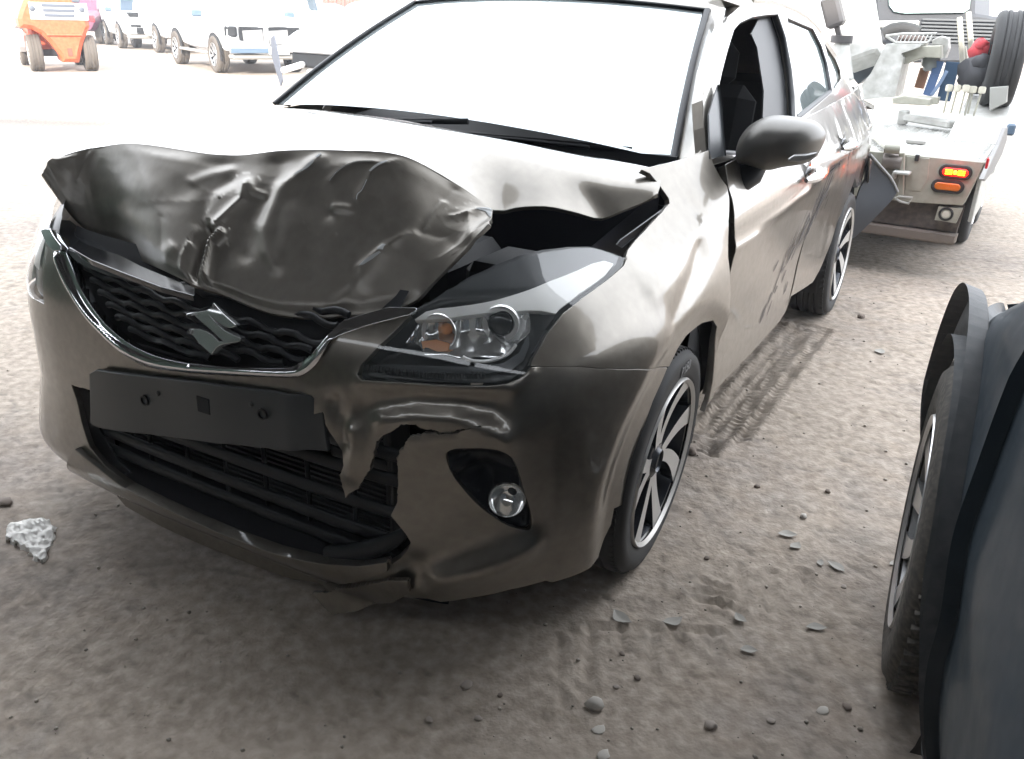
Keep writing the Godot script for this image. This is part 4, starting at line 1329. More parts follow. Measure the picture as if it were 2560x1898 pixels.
func build_mirror(car: Node3D, black: Material, chrome: Material) -> void:
	var m := Node3D.new()
	m.name = "door_mirror"
	car.add_child(m)
	# housing: outline of the front face, pushed into a shell
	var face_pts := V3([.802,1.012,-.5,.802,1.037,-.5,.808,1.062,-.5,.82,1.082,-.5,.836,1.098,-.5,.862,1.114,-.5,.886,1.119,-.5,.923,1.119,-.5,.959,1.116,-.5,.994,1.107,-.5,1.018,1.083,-.5,1.019,1.061,-.5,1.011,1.033,-.5,1.002,1.016,-.5,.977,1.002,-.5,.93,.99,-.5,.891,.978,-.5,.846,.986,-.5,.808,.991,-.5])
	var c := Vector3.ZERO
	for p in face_pts:
		c += p
	c /= face_pts.size()
	var s := st()
	var n := face_pts.size()
	var dense := PackedVector3Array()
	for i in n:
		for k in 3:
			dense.append(face_pts[i].cubic_interpolate(face_pts[(i + 1) % n], face_pts[(i - 1 + n) % n], face_pts[(i + 2) % n], k / 3.0))
	n = dense.size()
	var prof := [[0.0, 0.085], [0.35, 0.081], [0.6, 0.070], [0.8, 0.050], [0.93, 0.025], [1.0, -0.01], [0.99, -0.06], [0.95, -0.085]]
	var ring := func(i: int, k: int) -> Vector3:
		var e: Array = prof[k]
		var p := c.lerp(dense[i % n], e[0])
		p.z += e[1] - 0.05 * (p.x - c.x)
		return p
	var nrm := func(i: int, k: int) -> Vector3:
		var du: Vector3 = ring.call(i + 1, maxi(k, 1)) - ring.call(i - 1 + n, maxi(k, 1))
		var dv: Vector3 = ring.call(i, mini(k + 1, prof.size() - 1)) - ring.call(i, maxi(k - 1, 0))
		var q := du.cross(dv).normalized()
		if k == 0:
			q = Vector3(0, 0, 1)
		var o: Vector3 = ring.call(i, k) - (c - Vector3(0, 0, 0.06))
		return q if q.dot(o) > 0.0 else -q
	for i in n:
		for k in prof.size() - 1:
			tri(s, ring.call(i, k), ring.call(i + 1, k), ring.call(i + 1, k + 1), nrm.call(i, k), nrm.call(i + 1, k), nrm.call(i + 1, k + 1))
			tri(s, ring.call(i, k), ring.call(i + 1, k + 1), ring.call(i, k + 1), nrm.call(i, k), nrm.call(i + 1, k + 1), nrm.call(i, k + 1))
	obj("housing", s.commit(), mat("mirror_shell", Color(0.13, 0.125, 0.115), 0.42, 0.5), m)
	var ind := V3([.961,1.028,-.405,.974,1.039,-.405,1.003,1.043,-.405,1.032,1.052,-.405,1.029,1.042,-.405,1.018,1.031,-.405,.989,1.022,-.405,.964,1.02,-.405])
	s = st()
	var pp := PackedVector2Array()
	for q in ind:
		pp.append(Vector2(q.x, q.y))
	slab(s, pp, Vector3(0, 0, -0.41), Vector3.RIGHT, Vector3.UP, 0.02, 0.003)
	obj("indicator_strip", s.commit(), mat("indicator_grey", Color(0.4, 0.4, 0.4), 0.2, 0.3), m)
	s = st()
	tube(s, PackedVector3Array([Vector3(.839,.992,-.52), Vector3(.836,.963,-.5), Vector3(.818,.941,-.48)]), [0.05, 0.048, 0.04], 14, 0.8)
	obj("arm", s.commit(), black, m)


# ---------------------------------------------------------------- the dark car at the right edge: chart (z, y) on its side, x goes into the body
const SUV_Z := [-1.7, -1.0, -0.55, -0.19, 0.0, 0.16, 0.35, 0.8, 1.7]
const SUV_TOP := [0.30, 0.50, 0.67, 0.80, 0.882, 0.95, 1.02, 1.06, 1.09]

func suv_base(p: Vector2) -> Vector3:
	var x := 0.35 * pow(maxf(0.0, 0.5 - p.y), 1.5)
	x -= 0.012 * exp(-pow((p.y - 0.70) / 0.10, 2.0)) * smoothstep(0.1, 0.7, p.x)
	x += 2.2 * pow(maxf(0.0, -0.545 - p.x), 1.25) + 0.5 * pow(maxf(0.0, p.y - 0.8), 2.0)
	return Vector3(x, p.y, p.x)

func suv_side(p: Vector2) -> Vector3:
	var top := cubic1(SUV_Z, SUV_TOP, p.x)
	var r := 0.12
	var q := p.y
	var x := 0.0
	if q > top - r:
		var a := (q - top + r) / r
		if a < PI / 2:
			x = r * (1.0 - cos(a))
			q = top - r + r * sin(a)
		else:
			x = r + (a - PI / 2) * r
			q = top + 0.06 * (a - PI / 2) * r
	return suv_base(Vector2(p.x, minf(q, 0.95))) + Vector3(x, q - minf(q, 0.95), 0)

func build_suv() -> void:
	var v := thing("dark_car", "dark grey car at the right edge showing its muddy wheel and cladded arch", "car", Vector3(0.905,0,-1.635), -0.397)
	var paint := mat("suv_paint", Color(0.014, 0.023, 0.031), 0.3, 0.15)
	paint.clearcoat_enabled = true
	paint.clearcoat = 0.25
	paint.metallic_specular = 0.35
	paint.clearcoat_roughness = 0.12
	paint.roughness_texture = noise_tex(31, 0.012, Color(0.35, 0.35, 0.35), Color(1, 1, 1))
	paint.roughness = 0.8
	paint.uv1_triplanar = true
	paint.uv1_scale = Vector3.ONE * 1.7
	var clad := grime(mat("suv_cladding", Color(0.05, 0.055, 0.06), 0.62), 77, Color(0.035, 0.04, 0.045), Color(0.085, 0.085, 0.085), 2.0, 0.03)
	# cladding band: outer and inner edges
	var outer_e := V2([-1.478,-.047,-.998,.357,-.687,.606,-.417,.723,-.236,.798,-.049,.847,.091,.872,.279,.888,.384,.873,.45,.837,.504,.784,.529,.696,.574,.623,.589,.556,.585,.485,.619,.455,.657,.448])
	var inner_e := V2([-.953,.135,-.597,.416,-.517,.532,-.443,.62,-.272,.702,-.017,.751,.167,.763,.247,.756,.292,.737,.358,.704,.407,.629,.457,.551,.503,.464,.53,.438,.6,.434,.645,.412])
	var arch := PackedVector2Array()
	var c0 := Vector2(0.0, 0.35)
	for i in 61:
		var a := -0.45 + (PI + 0.9) * i / 60.0
		arch.append(c0 + Vector2(cos(a) * 0.432, sin(a) * 0.425))
	var rim := PackedVector2Array()
	for i in 61:
		var a := -0.45 + (PI + 0.9) * (60 - i) / 60.0
		rim.append(c0 + Vector2(cos(a) * 0.54, sin(a) * 0.52))
	var band := arch.duplicate()
	band.append_array(rim)
	var cmap := func(p: Vector2) -> Vector3:
		var r := p.distance_to(c0)
		var q := suv_base(p)
		q.x -= 0.010 * smoothstep(0.43, 0.455, r) * (1.0 - smoothstep(0.485, 0.53, r)) - 0.008
		return q
	obj("arch_cladding", patch(band, [], 0.02, cmap, 0.035, 0.0015, 0.0, -1.0), clad, v)
	var hole := PackedVector2Array()
	for i in 65:
		var a := -0.75 + (PI + 1.5) * i / 64.0
		hole.append(c0 + Vector2(cos(a) * 0.525, sin(a) * 0.505))
	hole.append_array(V2([-0.36, -0.2, 0.36, -0.2]))
	# front door towards us and the wing
	var door := smooth_path2(V2([0.606, 1.5, 0.606, 1.05, 0.616, 0.95, 0.644, 0.75, 0.664, 0.6, 0.624, 0.42, 0.566, 0.25, 0.526, 0.12]), 5)
	var wing := smooth_path2(V2([0.603, 1.5, 0.603, 1.05, 0.613, 0.95, 0.641, 0.75, 0.661, 0.6, 0.621, 0.42, 0.563, 0.25, 0.523, 0.12]), 5)
	door.append_array(V2([0.7, 0.06, 1.7, 0.12, 1.7, 1.5]))
	obj("front_door", patch(door, [], 0.03, suv_side, 0.02, 0.0015, 0.0, -1.0), paint, v)
	wing.reverse()
	wing.append_array(V2([-0.16, 1.25, -0.16, 0.3]))
	obj("front_wing", patch(wing, [hole], 0.03, suv_side, 0.02, 0.0015, 0.0, -1.0), paint, v)
	var s := st()
	lathe(s, Vector3(0.03, 0.36, 0), Basis(Vector3.BACK, Vector3.RIGHT, Vector3.UP), V2([0.0, 0.36, 0.44, 0.36, 0.46, 0.28, 0.47, 0.0]), 32, -0.7, PI + 0.7)
	obj("arch_liner", s.commit(), mat("liner"), v)
	var cab := hull([[0.75, 0.70, 0.9, 0.74, 1.02, 0.72, 1.06], [1.5, 0.74, 0.9, 0.78, 1.06, 0.60, 1.56], [2.6, 0.74, 0.9, 0.78, 1.06, 0.58, 1.62], [3.6, 0.74, 0.5, 0.78, 1.06, 0.56, 1.5]])
	obj("cabin", cab, mat("gloss_black"), v).position = Vector3(0.86, 0.0, 0.0)
	var w := Node3D.new()
	w.name = "wheel"
	v.add_child(w)
	w.transform = Transform3D(Basis(Vector3.UP, PI - 0.025), Vector3(0.085, 0.362, 0.0))
	var mud := grime(mat("muddy_tyre", Color(0.05, 0.05, 0.05), 0.85), 12, Color(0.018, 0.017, 0.016), Color(0.13, 0.115, 0.095), 5.0, 0.02)
	obj("tyre", tyre_mesh(0.355, 0.232, 0.235), mud, w)
	var tb := obj("tread", tread_blocks(0.356, 0.235, 66, 0.009), mud, w)
	tb.set_meta("kind", "stuff")
	var al := alloy_wheel(0.228, 0.105, 5)
	obj("rim", al[0], mat("silver_alloy", Color(0.5, 0.5, 0.5), 0.3, 0.7), w)
	obj("rim_back", al[1], mat("silver_alloy_dull", Color(0.22, 0.22, 0.22), 0.4, 0.6), w)


# ---------------------------------------------------------------- tow truck: local z points out of its rear, x to its right-hand edge in the picture
func pz(z: float, a: PackedVector3Array) -> PackedVector2Array:
	var r := PackedVector2Array()
	for p in a:
		r.append(Vector2(p.x, p.y))
	return r

func plate(poly: PackedVector2Array, z: float, thick: float, bevel := 0.004) -> ArrayMesh:
	var s := st()
	slab(s, poly, Vector3(0, 0, z), Vector3.RIGHT, Vector3.UP, thick, bevel)
	return s.commit()

func oval(c: Vector2, w: float, h: float) -> PackedVector2Array:
	var r := PackedVector2Array()
	for i in 24:
		var a := TAU * i / 24.0
		r.append(c + Vector2(signf(cos(a)) * (w - h) * 0.5 + cos(a) * h * 0.5, sin(a) * h * 0.5))
	return r

func build_tow_truck() -> void:
	var t := thing("tow_truck", "cream tow truck with a lit red tail lamp backed up to the hatchback", "truck", Vector3(2.45,0,-4.75), -0.53)
	var cream := grime(mat("cream_paint", Color(0.5, 0.48, 0.4), 0.4), 91, Color(0.29, 0.285, 0.235), Color(0.37, 0.36, 0.305), 1.5, 0.02)
	var white := grime(mat("truck_white", Color(0.5, 0.5, 0.48), 0.4), 93, Color(0.30, 0.295, 0.27), Color(0.55, 0.55, 0.53), 1.1, 0.018)
	var steel := mat("dark_steel")
	var rubber := mat("tyre_rubber")
	var rust := grime(mat("rusty_pan", Color(0.1, 0.08, 0.07), 0.8), 92, Color(0.07, 0.058, 0.055), Color(0.16, 0.13, 0.11), 2.0, 0.02)
	var s := st()
	# rear panel
	obj("rear_panel", plate(V2([-1.75, 0.425, -0.30, 0.436, -0.045, 0.452, -0.035, 0.47, 0.018, 0.69, -1.75, 0.69]), 0.0, 0.04), cream, t)
	obj("deck", box_mesh(Vector3(-0.865, 0.66, -1.35), Vector3(1.75, 0.05, 2.62), 0.006), white, t)
	# tread-plate studs on the deck
	s = st()
	for i in 34:
		for j in 40:
			var p := Vector3(-1.7 + i * 0.05 + 0.025 * (j % 2), 0.686, -0.05 - j * 0.038)
			box(s, p, Vector3(0.026, 0.005, 0.007), Basis(Vector3.UP, PI / 4 if (i + j) % 2 == 0 else -PI / 4))
	var studs := obj("tread_studs", s.commit(), mat("plate_alloy", Color(0.6, 0.6, 0.58), 0.35, 0.4), t)
	studs.set_meta("kind", "stuff")
	obj("under_pan", plate(V2([-1.7, 0.29, -0.045, 0.29, -0.035, 0.445, -1.7, 0.43]), -0.06, 0.03), rust, t)
	obj("lower_rail", plate(V2([-1.7, 0.225, -0.06, 0.225, -0.04, 0.236, -0.038, 0.285, -1.7, 0.29]), -0.03, 0.06, 0.01), mat("rail_brown", Color(0.17, 0.14, 0.12), 0.7), t)
	obj("frame_box", box_mesh(Vector3(-0.86, 0.36, -1.4), Vector3(1.5, 0.24, 2.6)), mat("liner"), t)
	# lamps
	var led := mat("tail_lamp_glow", Color(0.9, 0.05, 0.02), 0.3)
	led.emission_enabled = true
	led.emission = Color(1.0, 0.05, 0.02)
	led.emission_energy_multiplier = 0.9
	var hot := mat("tail_lamp_core", Color(1, 0.7, 0.1), 0.3)
	hot.emission_enabled = true
	hot.emission = Color(1.0, 0.72, 0.08)
	hot.emission_energy_multiplier = 2.2
	var c := Vector3(-.114,.624,0)
	var p2 := Vector2(c.x, c.y)
	obj("lamp_housing", plate(oval(p2, 0.165, 0.075), 0.014, 0.015), rubber, t)
	var lm := obj("tail_lamp", plate(oval(p2, 0.128, 0.042), 0.02, 0.008), led, t)
	s = st()
	for i in [-1, 1]:
		for j in 4:
			for k in 3:
				box(s, Vector3(p2.x + i * (0.018 + j * 0.009), p2.y - 0.010 + k * 0.010, 0.0215), Vector3(0.007, 0.005, 0.003))
	obj("diode_row", s.commit(), hot, lm).set_meta("kind", "stuff")
	obj("reflector", dome(Vector3(p2.x, p2.y, 0.02), Vector3(0, 0, 1), 0.011, 0.005, 14), hot, lm)
	var ol := OmniLight3D.new()
	ol.name = "tail_lamp_light"
	ol.light_color = Color(1, 0.12, 0.04)
	ol.light_energy = 0.003
	ol.light_size = 0.05
	ol.omni_range = 8.0
	ol.omni_attenuation = 2.0
	ol.shadow_enabled = true
	ol.position = Vector3(p2.x, p2.y, 0.06)
	t.add_child(ol)
	c = Vector3(-.137,.545,0)
	p2 = Vector2(c.x, c.y)
	obj("lamp_housing", plate(oval(p2, 0.165, 0.072), 0.014, 0.015), rubber, t)
	obj("amber_lamp", plate(oval(p2, 0.13, 0.04), 0.02, 0.008), mat("amber_lens", Color(0.45, 0.14, 0.02), 0.25), t)
	obj("reverse_lamp_box", plate(pz(0, V3([-.16,.431,0,-.041,.435,0,-.049,.387,0,-.056,.354,0,-.165,.358,0])), 0.004, 0.05), cream, t)
	c = Vector3(-.115,.397,0)
	s = st()
	lathe(s, Vector3(c.x, c.y, 0.004), basis_to(Vector3(0, 0, 1)), V2([0.026, 0.0, 0.027, 0.008, 0.036, 0.008, 0.038, 0.0]), 28)
	obj("lamp_ring", s.commit(), rubber, t)
	obj("reverse_lamp", dome(Vector3(c.x, c.y, 0.004), Vector3(0, 0, 1), 0.026, 0.006), mat("frosted_lens", Color(0.6, 0.58, 0.5), 0.2), t)
	# step, hinge post and hatch on the rear panel
	var hp := V3([-.396,.666,.01,-.371,.68,.01,-.352,.578,.01,-.359,.471,.01])
	s = st()
	beam(s, Vector3(hp[0].x, 0.70, 0.02), Vector3(hp[3].x, 0.47, 0.02), 0.022, 0.03, 0.004)
	obj("hinge_post", s.commit(), cream, t)
	c = Vector3(-.372,.599,.03)
	s = st()
	box(s, Vector3(c.x, c.y, 0.05), Vector3(0.085, 0.016, 0.08), Basis.IDENTITY, 0.004)
	box(s, Vector3(c.x - 0.04, c.y - 0.02, 0.02), Vector3(0.02, 0.04, 0.06), Basis.IDENTITY, 0.003)
	obj("step", s.commit(), white, t)
	var loop_p := V3([-.383,.454,.03,-.366,.465,.03,-.297,.468,.03,-.31,.434,.03,-.356,.439,.03,-.383,.454,.03])
	s = st()
	tube(s, loop_p, 0.007, 8)
	obj("tow_loop", s.commit(), white, t)
	obj("hatch", plate(pz(0, V3([-.373,.681,0,-.254,.682,0,-.243,.572,0,-.264,.502,0,-.344,.501,0])), 0.003, 0.01, 0.002), cream, t)
	c = Vector3(-.317,.679,0)
	obj("latch", box_mesh(Vector3(c.x, c.y, 0.008), Vector3(0.022, 0.035, 0.016), 0.003), steel, t)
	c = Vector3(-.438,.646,0)
	s = st()
	tube(s, PackedVector3Array([Vector3(c.x - 0.05, c.y, 0.0), Vector3(c.x + 0.05, c.y, 0.0)]), 0.045, 16)
	obj("roller", s.commit(), mat("roller_steel", Color(0.25, 0.22, 0.2), 0.5, 0.5), t)
	# arm lying on the deck, and a clamp
	s = st()
	var a0 := Vector3(-.752,.72,-.849)
	var a1 := Vector3(-.457,.72,.038)
	beam(s, a0, a1, 0.05, 0.03, 0.006)
	tube(s, PackedVector3Array([a1 + Vector3(-0.03, 0.0, 0.01), a1 + Vector3(0.05, 0.0, 0.0)]), 0.028, 12)
	obj("wheel_lift_arm", s.commit(), cream, t)
	var b0 := Vector3(-.624,.74,-1.614)
	var b1 := Vector3(-.292,.74,-1.352)
	s = st()
	beam(s, b0, b1, 0.09, 0.05, 0.01)
	box(s, b0 + Vector3(-0.02, 0.0, 0.0), Vector3(0.07, 0.10, 0.09), Basis.IDENTITY, 0.01)
	obj("cross_tube", s.commit(), white, t)
	c = Vector3(-.404,.7,-.548)
	obj("deck_bracket", box_mesh(Vector3(c.x, 0.70, c.z), Vector3(0.11, 0.022, 0.05), 0.004), mat("bracket_grey", Color(0.3, 0.29, 0.27), 0.5), t)
	# right-hand mudguard, its lamp, side sill and wheel
	s = st()
	var mg := PackedVector2Array()
	for q in V3([.035,.822,-.556,.035,.803,-.8,.035,.698,-1.113,.035,.629,-.907,.035,.606,-.338,.035,.633,.271,.035,.671,.486,.035,.704,.217,.035,.755,-.252]):
		mg.append(Vector2(-q.z, q.y))
	slab(s, mg, Vector3(0.05, 0, 0), Vector3.FORWARD, Vector3.UP, 0.02, 0.003)
	obj("mudguard_edge", s.commit(), mat("guard_grey", Color(0.16, 0.155, 0.15), 0.6), t)
	c = Vector3(.05,.747,.473)
	obj("side_marker", box_mesh(c, Vector3(0.012, 0.05, 0.05), 0.003), mat("red_lens", Color(0.5, 0.02, 0.03), 0.25), t)
	c = Vector3(.06,.768,-1.049)
	obj("rear_reflector", box_mesh(c, Vector3(0.05, 0.07, 0.06), 0.01), mat("blue_grey", Color(0.08, 0.12, 0.17), 0.4), t)
	obj("side_panel", box_mesh(Vector3(0.006, 0.52, -0.95), Vector3(0.022, 0.32, 1.8), 0.004), white, t)
	for z in [-1.25, -1.95]:
		var w := Node3D.new()
		w.name = "wheel"
		t.add_child(w, true)
		w.position = Vector3(-0.14, 0.30, z)
		obj("tyre", tyre_mesh(0.30, 0.17, 0.2), rubber, w)
		var al := alloy_wheel(0.165, 0.09, 5)
		obj("rim", al[0], mat("silver_alloy"), w)
		obj("rim_back", al[1], mat("silver_alloy_dull"), w)
	s = st()
	slab(s, V2([0.9, 0.69, 1.25, 0.80, 1.9, 0.93, 2.7, 0.95, 2.7, 0.5, 0.9, 0.5]), Vector3(0.03, 0, 0), Vector3.FORWARD, Vector3.UP, 0.30, 0.02)
	obj("side_locker", s.commit(), white, t)
	# pedestal and boom
	var ped := pz(0, V3([-.943,.943,-1.5,-.896,1.021,-1.5,-.832,1.217,-1.5,-.604,1.224,-1.5,-.617,1.206,-1.5,-.723,1.161,-1.5,-.703,1.137,-1.5,-.71,.878,-1.5,-.91,.845,-1.5]))
	obj("boom_pedestal", plate(ped, -1.5, 0.35, 0.01), white, t)
	obj("pedestal_side", plate(pz(0, V3([-.74,1.156,-1.58,-.629,1.21,-1.58,-.49,1.222,-1.58,-.473,1.14,-1.58,-.581,1.141,-1.58,-.709,1.087,-1.58,-.715,.873,-1.58])), -1.58, 0.2, 0.006), cream, t)
	s = st()
	var b_lo := Vector3(-.996,1.079,-1.75)
	var b_hi := Vector3(-1.19,1.533,-1.95)
	beam(s, b_lo, b_lo + (b_hi - b_lo) * 1.8, 0.24, 0.26, 0.02, Vector3(0, 0, 1))
	obj("boom", s.commit(), white, t)
	s = st()
	var q0 := Vector3(-1.046,.966,-1.45)
	var q1 := Vector3(-1.129,1.21,-1.5)
	tube(s, PackedVector3Array([q0, q1]), 0.055, 16)
	obj("boom_cylinder", s.commit(), white, t)
	s = st()
	var q2 := Vector3(-1.259,1.508,-1.5)
	tube(s, PackedVector3Array([q1, q1 + Vector3(0, 0.05, 0)]), 0.075, 16)
	beam(s, q1, q2, 0.035, 0.035, 0.004)
	beam(s, q1.lerp(q2, 0.35), q2, 0.13, 0.12, 0.02)
	obj("cable_sheave", s.commit(), mat("sheave", Color(0.08, 0.075, 0.075), 0.5, 0.4), t)
	obj("deck_locker", plate(pz(0, V3([-1.113,1.074,-1.9,-.943,1.083,-1.9,-.943,1.015,-1.9,-1.041,.92,-1.9,-1.079,.956,-1.9])), -1.9, 0.15), mat("locker_dark", Color(0.04, 0.05, 0.06), 0.5), t)
	# winch cage on top
	s = st()
	var cage := V3([-.858,1.267,-1.6,-.785,1.226,-1.6,-.579,1.235,-1.6,-.538,1.295,-1.6,-.755,1.284,-1.6,-.858,1.267,-1.6])
	tube(s, cage, 0.010, 6)
	for i in 9:
		var u := i / 8.0
		var p0 := cage[1].lerp(cage[2], u)
		tube(s, PackedVector3Array([p0, p0 + Vector3(0.01, 0.055, -0.05)]), 0.004, 5)
	obj("winch_cage", s.commit(), white, t)
	obj("winch_drum", box_mesh(Vector3(-.697,1.249,-1.68), Vector3(0.19, 0.05, 0.1), 0.02), mat("winch_brown", Color(0.18, 0.13, 0.11), 0.7), t)
	obj("white_box", plate(pz(0, V3([-.567,1.254,-1.7,-.521,1.279,-1.7,-.471,1.267,-1.7,-.454,1.202,-1.7,-.464,1.138,-1.7,-.488,1.142,-1.7,-.501,1.22,-1.7,-.567,1.223,-1.7])), -1.7, 0.12), white, t)
	obj("deck_beam", plate(pz(0, V3([-.682,.893,-1.2,-.607,.914,-1.2,-.445,.901,-1.2,-.442,.859,-1.2,-.675,.856,-1.2])), -1.2, 0.12, 0.006), cream, t)
	obj("deck_beam", plate(pz(0, V3([-.629,.904,-1.36,-.416,.902,-1.36,-.418,.859,-1.36,-.456,.856,-1.36,-.464,.893,-1.36])), -1.36, 0.1, 0.006), cream, t)
	# posts of the rack and what hangs there
	for pr in [V3([-.459,1.403,-2,-.342,.985,-2]), V3([-.414,1.44,-2.05,-.341,1.189,-2.05]), V3([-.392,1.211,-2.02,-.344,1.069,-2.02])]:
		s = st()
		beam(s, pr[0], pr[1], 0.035, 0.035, 0.006)
		obj("rack_post", s.commit(), cream, t)
	var cab := pz(0, V3([-1.238,1.652,-2.9,-1.177,1.397,-2.9,-1.112,1.199,-2.9,-.82,1.053,-2.9,-.231,1.084,-2.9,-.16,1.246,-2.9,-.201,1.403,-2.9,-.305,1.419,-2.9,-.448,1.437,-2.9,-.489,1.661,-2.9]))
	obj("cab_back", plate(cab, -2.9, 1.4, 0.02), mat("cab_dark", Color(0.05, 0.053, 0.06), 0.6), t)
	for i in 7:
		var l := V3([-.814,1.384,-2.88,-.197,1.387,-2.88])
		s = st()
		beam(s, l[0] - Vector3(0, 0.026 * i, 0), l[1] - Vector3(0, 0.026 * i, 0), 0.012, 0.015, 0.002)
		obj("louvre", s.commit(), mat("louvre", Color(0.09, 0.095, 0.1), 0.5), t)
	obj("rear_window", plate(pz(0, V3([-1.125,1.652,-2.87,-1.086,1.48,-2.87,-1.04,1.434,-2.87,-.955,1.423,-2.87,-.522,1.441,-2.87,-.49,1.468,-2.87,-.511,1.66,-2.87])), -2.87, 0.012, 0.003), mat("teal_glass", Color(0.5, 0.68, 0.64), 0.1), t)
	s = st()
	beam(s, Vector3(-1.152,1.336,-2.86), Vector3(-.831,1.35,-2.86), 0.05, 0.05, 0.01)
	obj("cab_rail", s.commit(), white, t)
	s = st()
	var arcp := PackedVector3Array()
	for q in V3([-1.039,1.266,-2.6,-.985,1.301,-2.6,-.914,1.315,-2.6,-.839,1.303,-2.6,-.789,1.282,-2.6]):
		arcp.append(q)
	tube(s, arcp, 0.05, 8)
	obj("hose", s.commit(), rubber, t)
	# fixed side box behind the levers, then the levers
	obj("control_box", plate(pz(0, V3([-.124,.99,-1.3,-.022,1.005,-1.3,-.012,.904,-1.3,-.097,.845,-1.3])), -1.3, 0.2), mat("control_grey", Color(0.3, 0.3, 0.28), 0.5), t)
	for pr in [V3([-.345,.977,-1.15,-.347,.856,-1.15]), V3([-.297,.978,-1.15,-.304,.856,-1.15]), V3([-.249,.981,-1.15,-.254,.858,-1.15]), V3([-.222,.973,-1.18,-.224,.847,-1.18]), V3([-.208,.974,-1.18,-.208,.859,-1.18]), V3([-.157,.975,-1.18,-.172,.848,-1.18])]:
		s = st()
		beam(s, pr[0], pr[1] - Vector3(0, 0.03, 0), 0.012, 0.012, 0.003)
		var lv := obj("lever", s.commit(), cream, t)
		s = st()
		tube(s, PackedVector3Array([pr[0] + Vector3(0, -0.018, 0), pr[0] + Vector3(0, -0.012, 0), pr[0] + Vector3(0, 0.018, 0), pr[0] + Vector3(0, 0.024, 0)]), [0.016, 0.022, 0.022, 0.015], 12)
		obj("knob", s.commit(), mat("knob_cream", Color(0.5, 0.48, 0.4), 0.5), lv)
	# separate things carried on the truck
	var base := Transform3D(Basis(Vector3.UP, -0.53), Vector3(2.45,0,-4.75))
	var sp := thing("spare_wheel", "spare wheel standing upright on the tow truck beside the levers", "wheel", base * Vector3(-.096,1.153,-1.6), -0.53 + 0.12)
	obj("tyre", tyre_mesh(0.30, 0.17, 0.20), rubber, sp)
	var al2 := alloy_wheel(0.165, 0.09, 5)
	obj("rim", al2[0], mat("silver_alloy"), sp)
	obj("rim_back", al2[1], mat("silver_alloy_dull"), sp)
	for it in [["blue_strap", "blue lifting straps hanging in a loop behind the tow truck's boom", "strap", V3([-.5,1.117,-1.75,-.512,1.033,-1.75,-.535,.888,-1.75]), Color(0.10, 0.17, 0.33), 0.03], ["dark_strap", "dark blue strap hanging to the right of the light blue straps", "strap", V3([-.417,1.114,-1.78,-.42,1.02,-1.78,-.427,.857,-1.78]), Color(0.04, 0.08, 0.14), 0.045], ["thin_strap", "thin pale blue strap slanting down between the two thicker straps", "strap", V3([-.438,1.057,-1.72,-.467,.972,-1.72,-.503,.892,-1.72]), Color(0.22, 0.30, 0.45), 0.012]]:
		s = st()
		for k in it[3].size() - 1:
			beam(s, it[3][k], it[3][k + 1] + (it[3][k + 1] - it[3][k]) * 0.02, it[5] * 2.0, 0.012, 0.003, Vector3(0, 0, 1))
		var o := obj(it[0], s.commit(), mat(it[0], it[4], 0.8))
		o.transform = base
		tag(o, it[1], it[2], "straps on the tow truck")
	s = st()
	lump(s, Vector3(-.263,1.191,-1.8), Vector3(0.075, 0.075, 0.05), 3)
	lump(s, Vector3(-.262,1.232,-1.78), Vector3(0.045, 0.035, 0.04), 4)
	var rag := obj("red_rag", s.commit(), mat("red_cloth", Color(0.5, 0.06, 0.07), 0.85))
	rag.transform = base
	tag(rag, "bundle of red cloth among the gear on the tow truck's deck", "cloth")
	s = st()
	lump(s, Vector3(-.558,1.101,-1.78), Vector3(0.06, 0.055, 0.05), 5)
	var blk := obj("pulley_block", s.commit(), mat("block_grey", Color(0.3, 0.32, 0.32), 0.4, 0.4))
	blk.transform = base
	tag(blk, "rounded grey pulley block under the tow truck's winch cage", "pulley")
	s = st()
	tube(s, V3([-.595,1.061,-1.85,-.61,.926,-1.85]), 0.035, 10)
	var can := obj("brown_pipe", s.commit(), mat("pipe_brown", Color(0.28, 0.14, 0.08), 0.6))
	can.transform = base
	tag(can, "short brown pipe leaning in the shade behind the boom pedestal", "pipe")
	s = st()
	lump(s, Vector3(-.241,1.043,-1.75), Vector3(0.13, 0.12, 0.07), 8)
	lump(s, Vector3(-.239,1.126,-1.72), Vector3(0.06, 0.05, 0.05), 9)
	var gear := obj("chain_heap", s.commit(), mat("heap_dark", Color(0.05, 0.05, 0.055), 0.7))
	gear.transform = base
	tag(gear, "dark heap of chain and gear under the red cloth", "chain heap")

# a soft uneven lump
func lump(s: SurfaceTool, c: Vector3, r: Vector3, seed_: int, seg := 16) -> void:
	var n := FastNoiseLite.new()
	n.seed = seed_
	n.frequency = 0.9
	var at := func(i: int, j: int) -> Vector3:
		var a := TAU * i / seg
		var b := PI * j / (seg / 2) - PI / 2
		var d := Vector3(cos(a) * cos(b), sin(b), sin(a) * cos(b))
		return c + d * r * (1.0 + 0.45 * n.get_noise_3dv(d * 1.6))
	for i in seg:
		for j in seg / 2:
			var p := [at.call(i, j), at.call(i + 1, j), at.call(i + 1, j + 1), at.call(i, j + 1)]
			var nn := []
			for q in p:
				nn.append(((q as Vector3) - c).normalized())
			tri(s, p[0], p[1], p[2], nn[0], nn[1], nn[2])
			tri(s, p[0], p[2], p[3], nn[0], nn[2], nn[3])


# ---------------------------------------------------------------- vehicles parked across the yard: local z is forward
func plain_wheel(parent: Node3D, at: Vector3, r: float, w: float, rim: Material, tyre: Material) -> void:
	var n := Node3D.new()
	n.name = "wheel"
	parent.add_child(n, true)
	n.position = at
	if at.x < 0.0:
		n.rotation.y = PI
	obj("tyre", tyre_mesh(r, r * 0.62, w), tyre, n)
	var al := alloy_wheel(r * 0.60, w * 0.45, 5)
	obj("rim", al[0], rim, n)
	obj("rim_back", al[1], mat("rim_dark"), n)

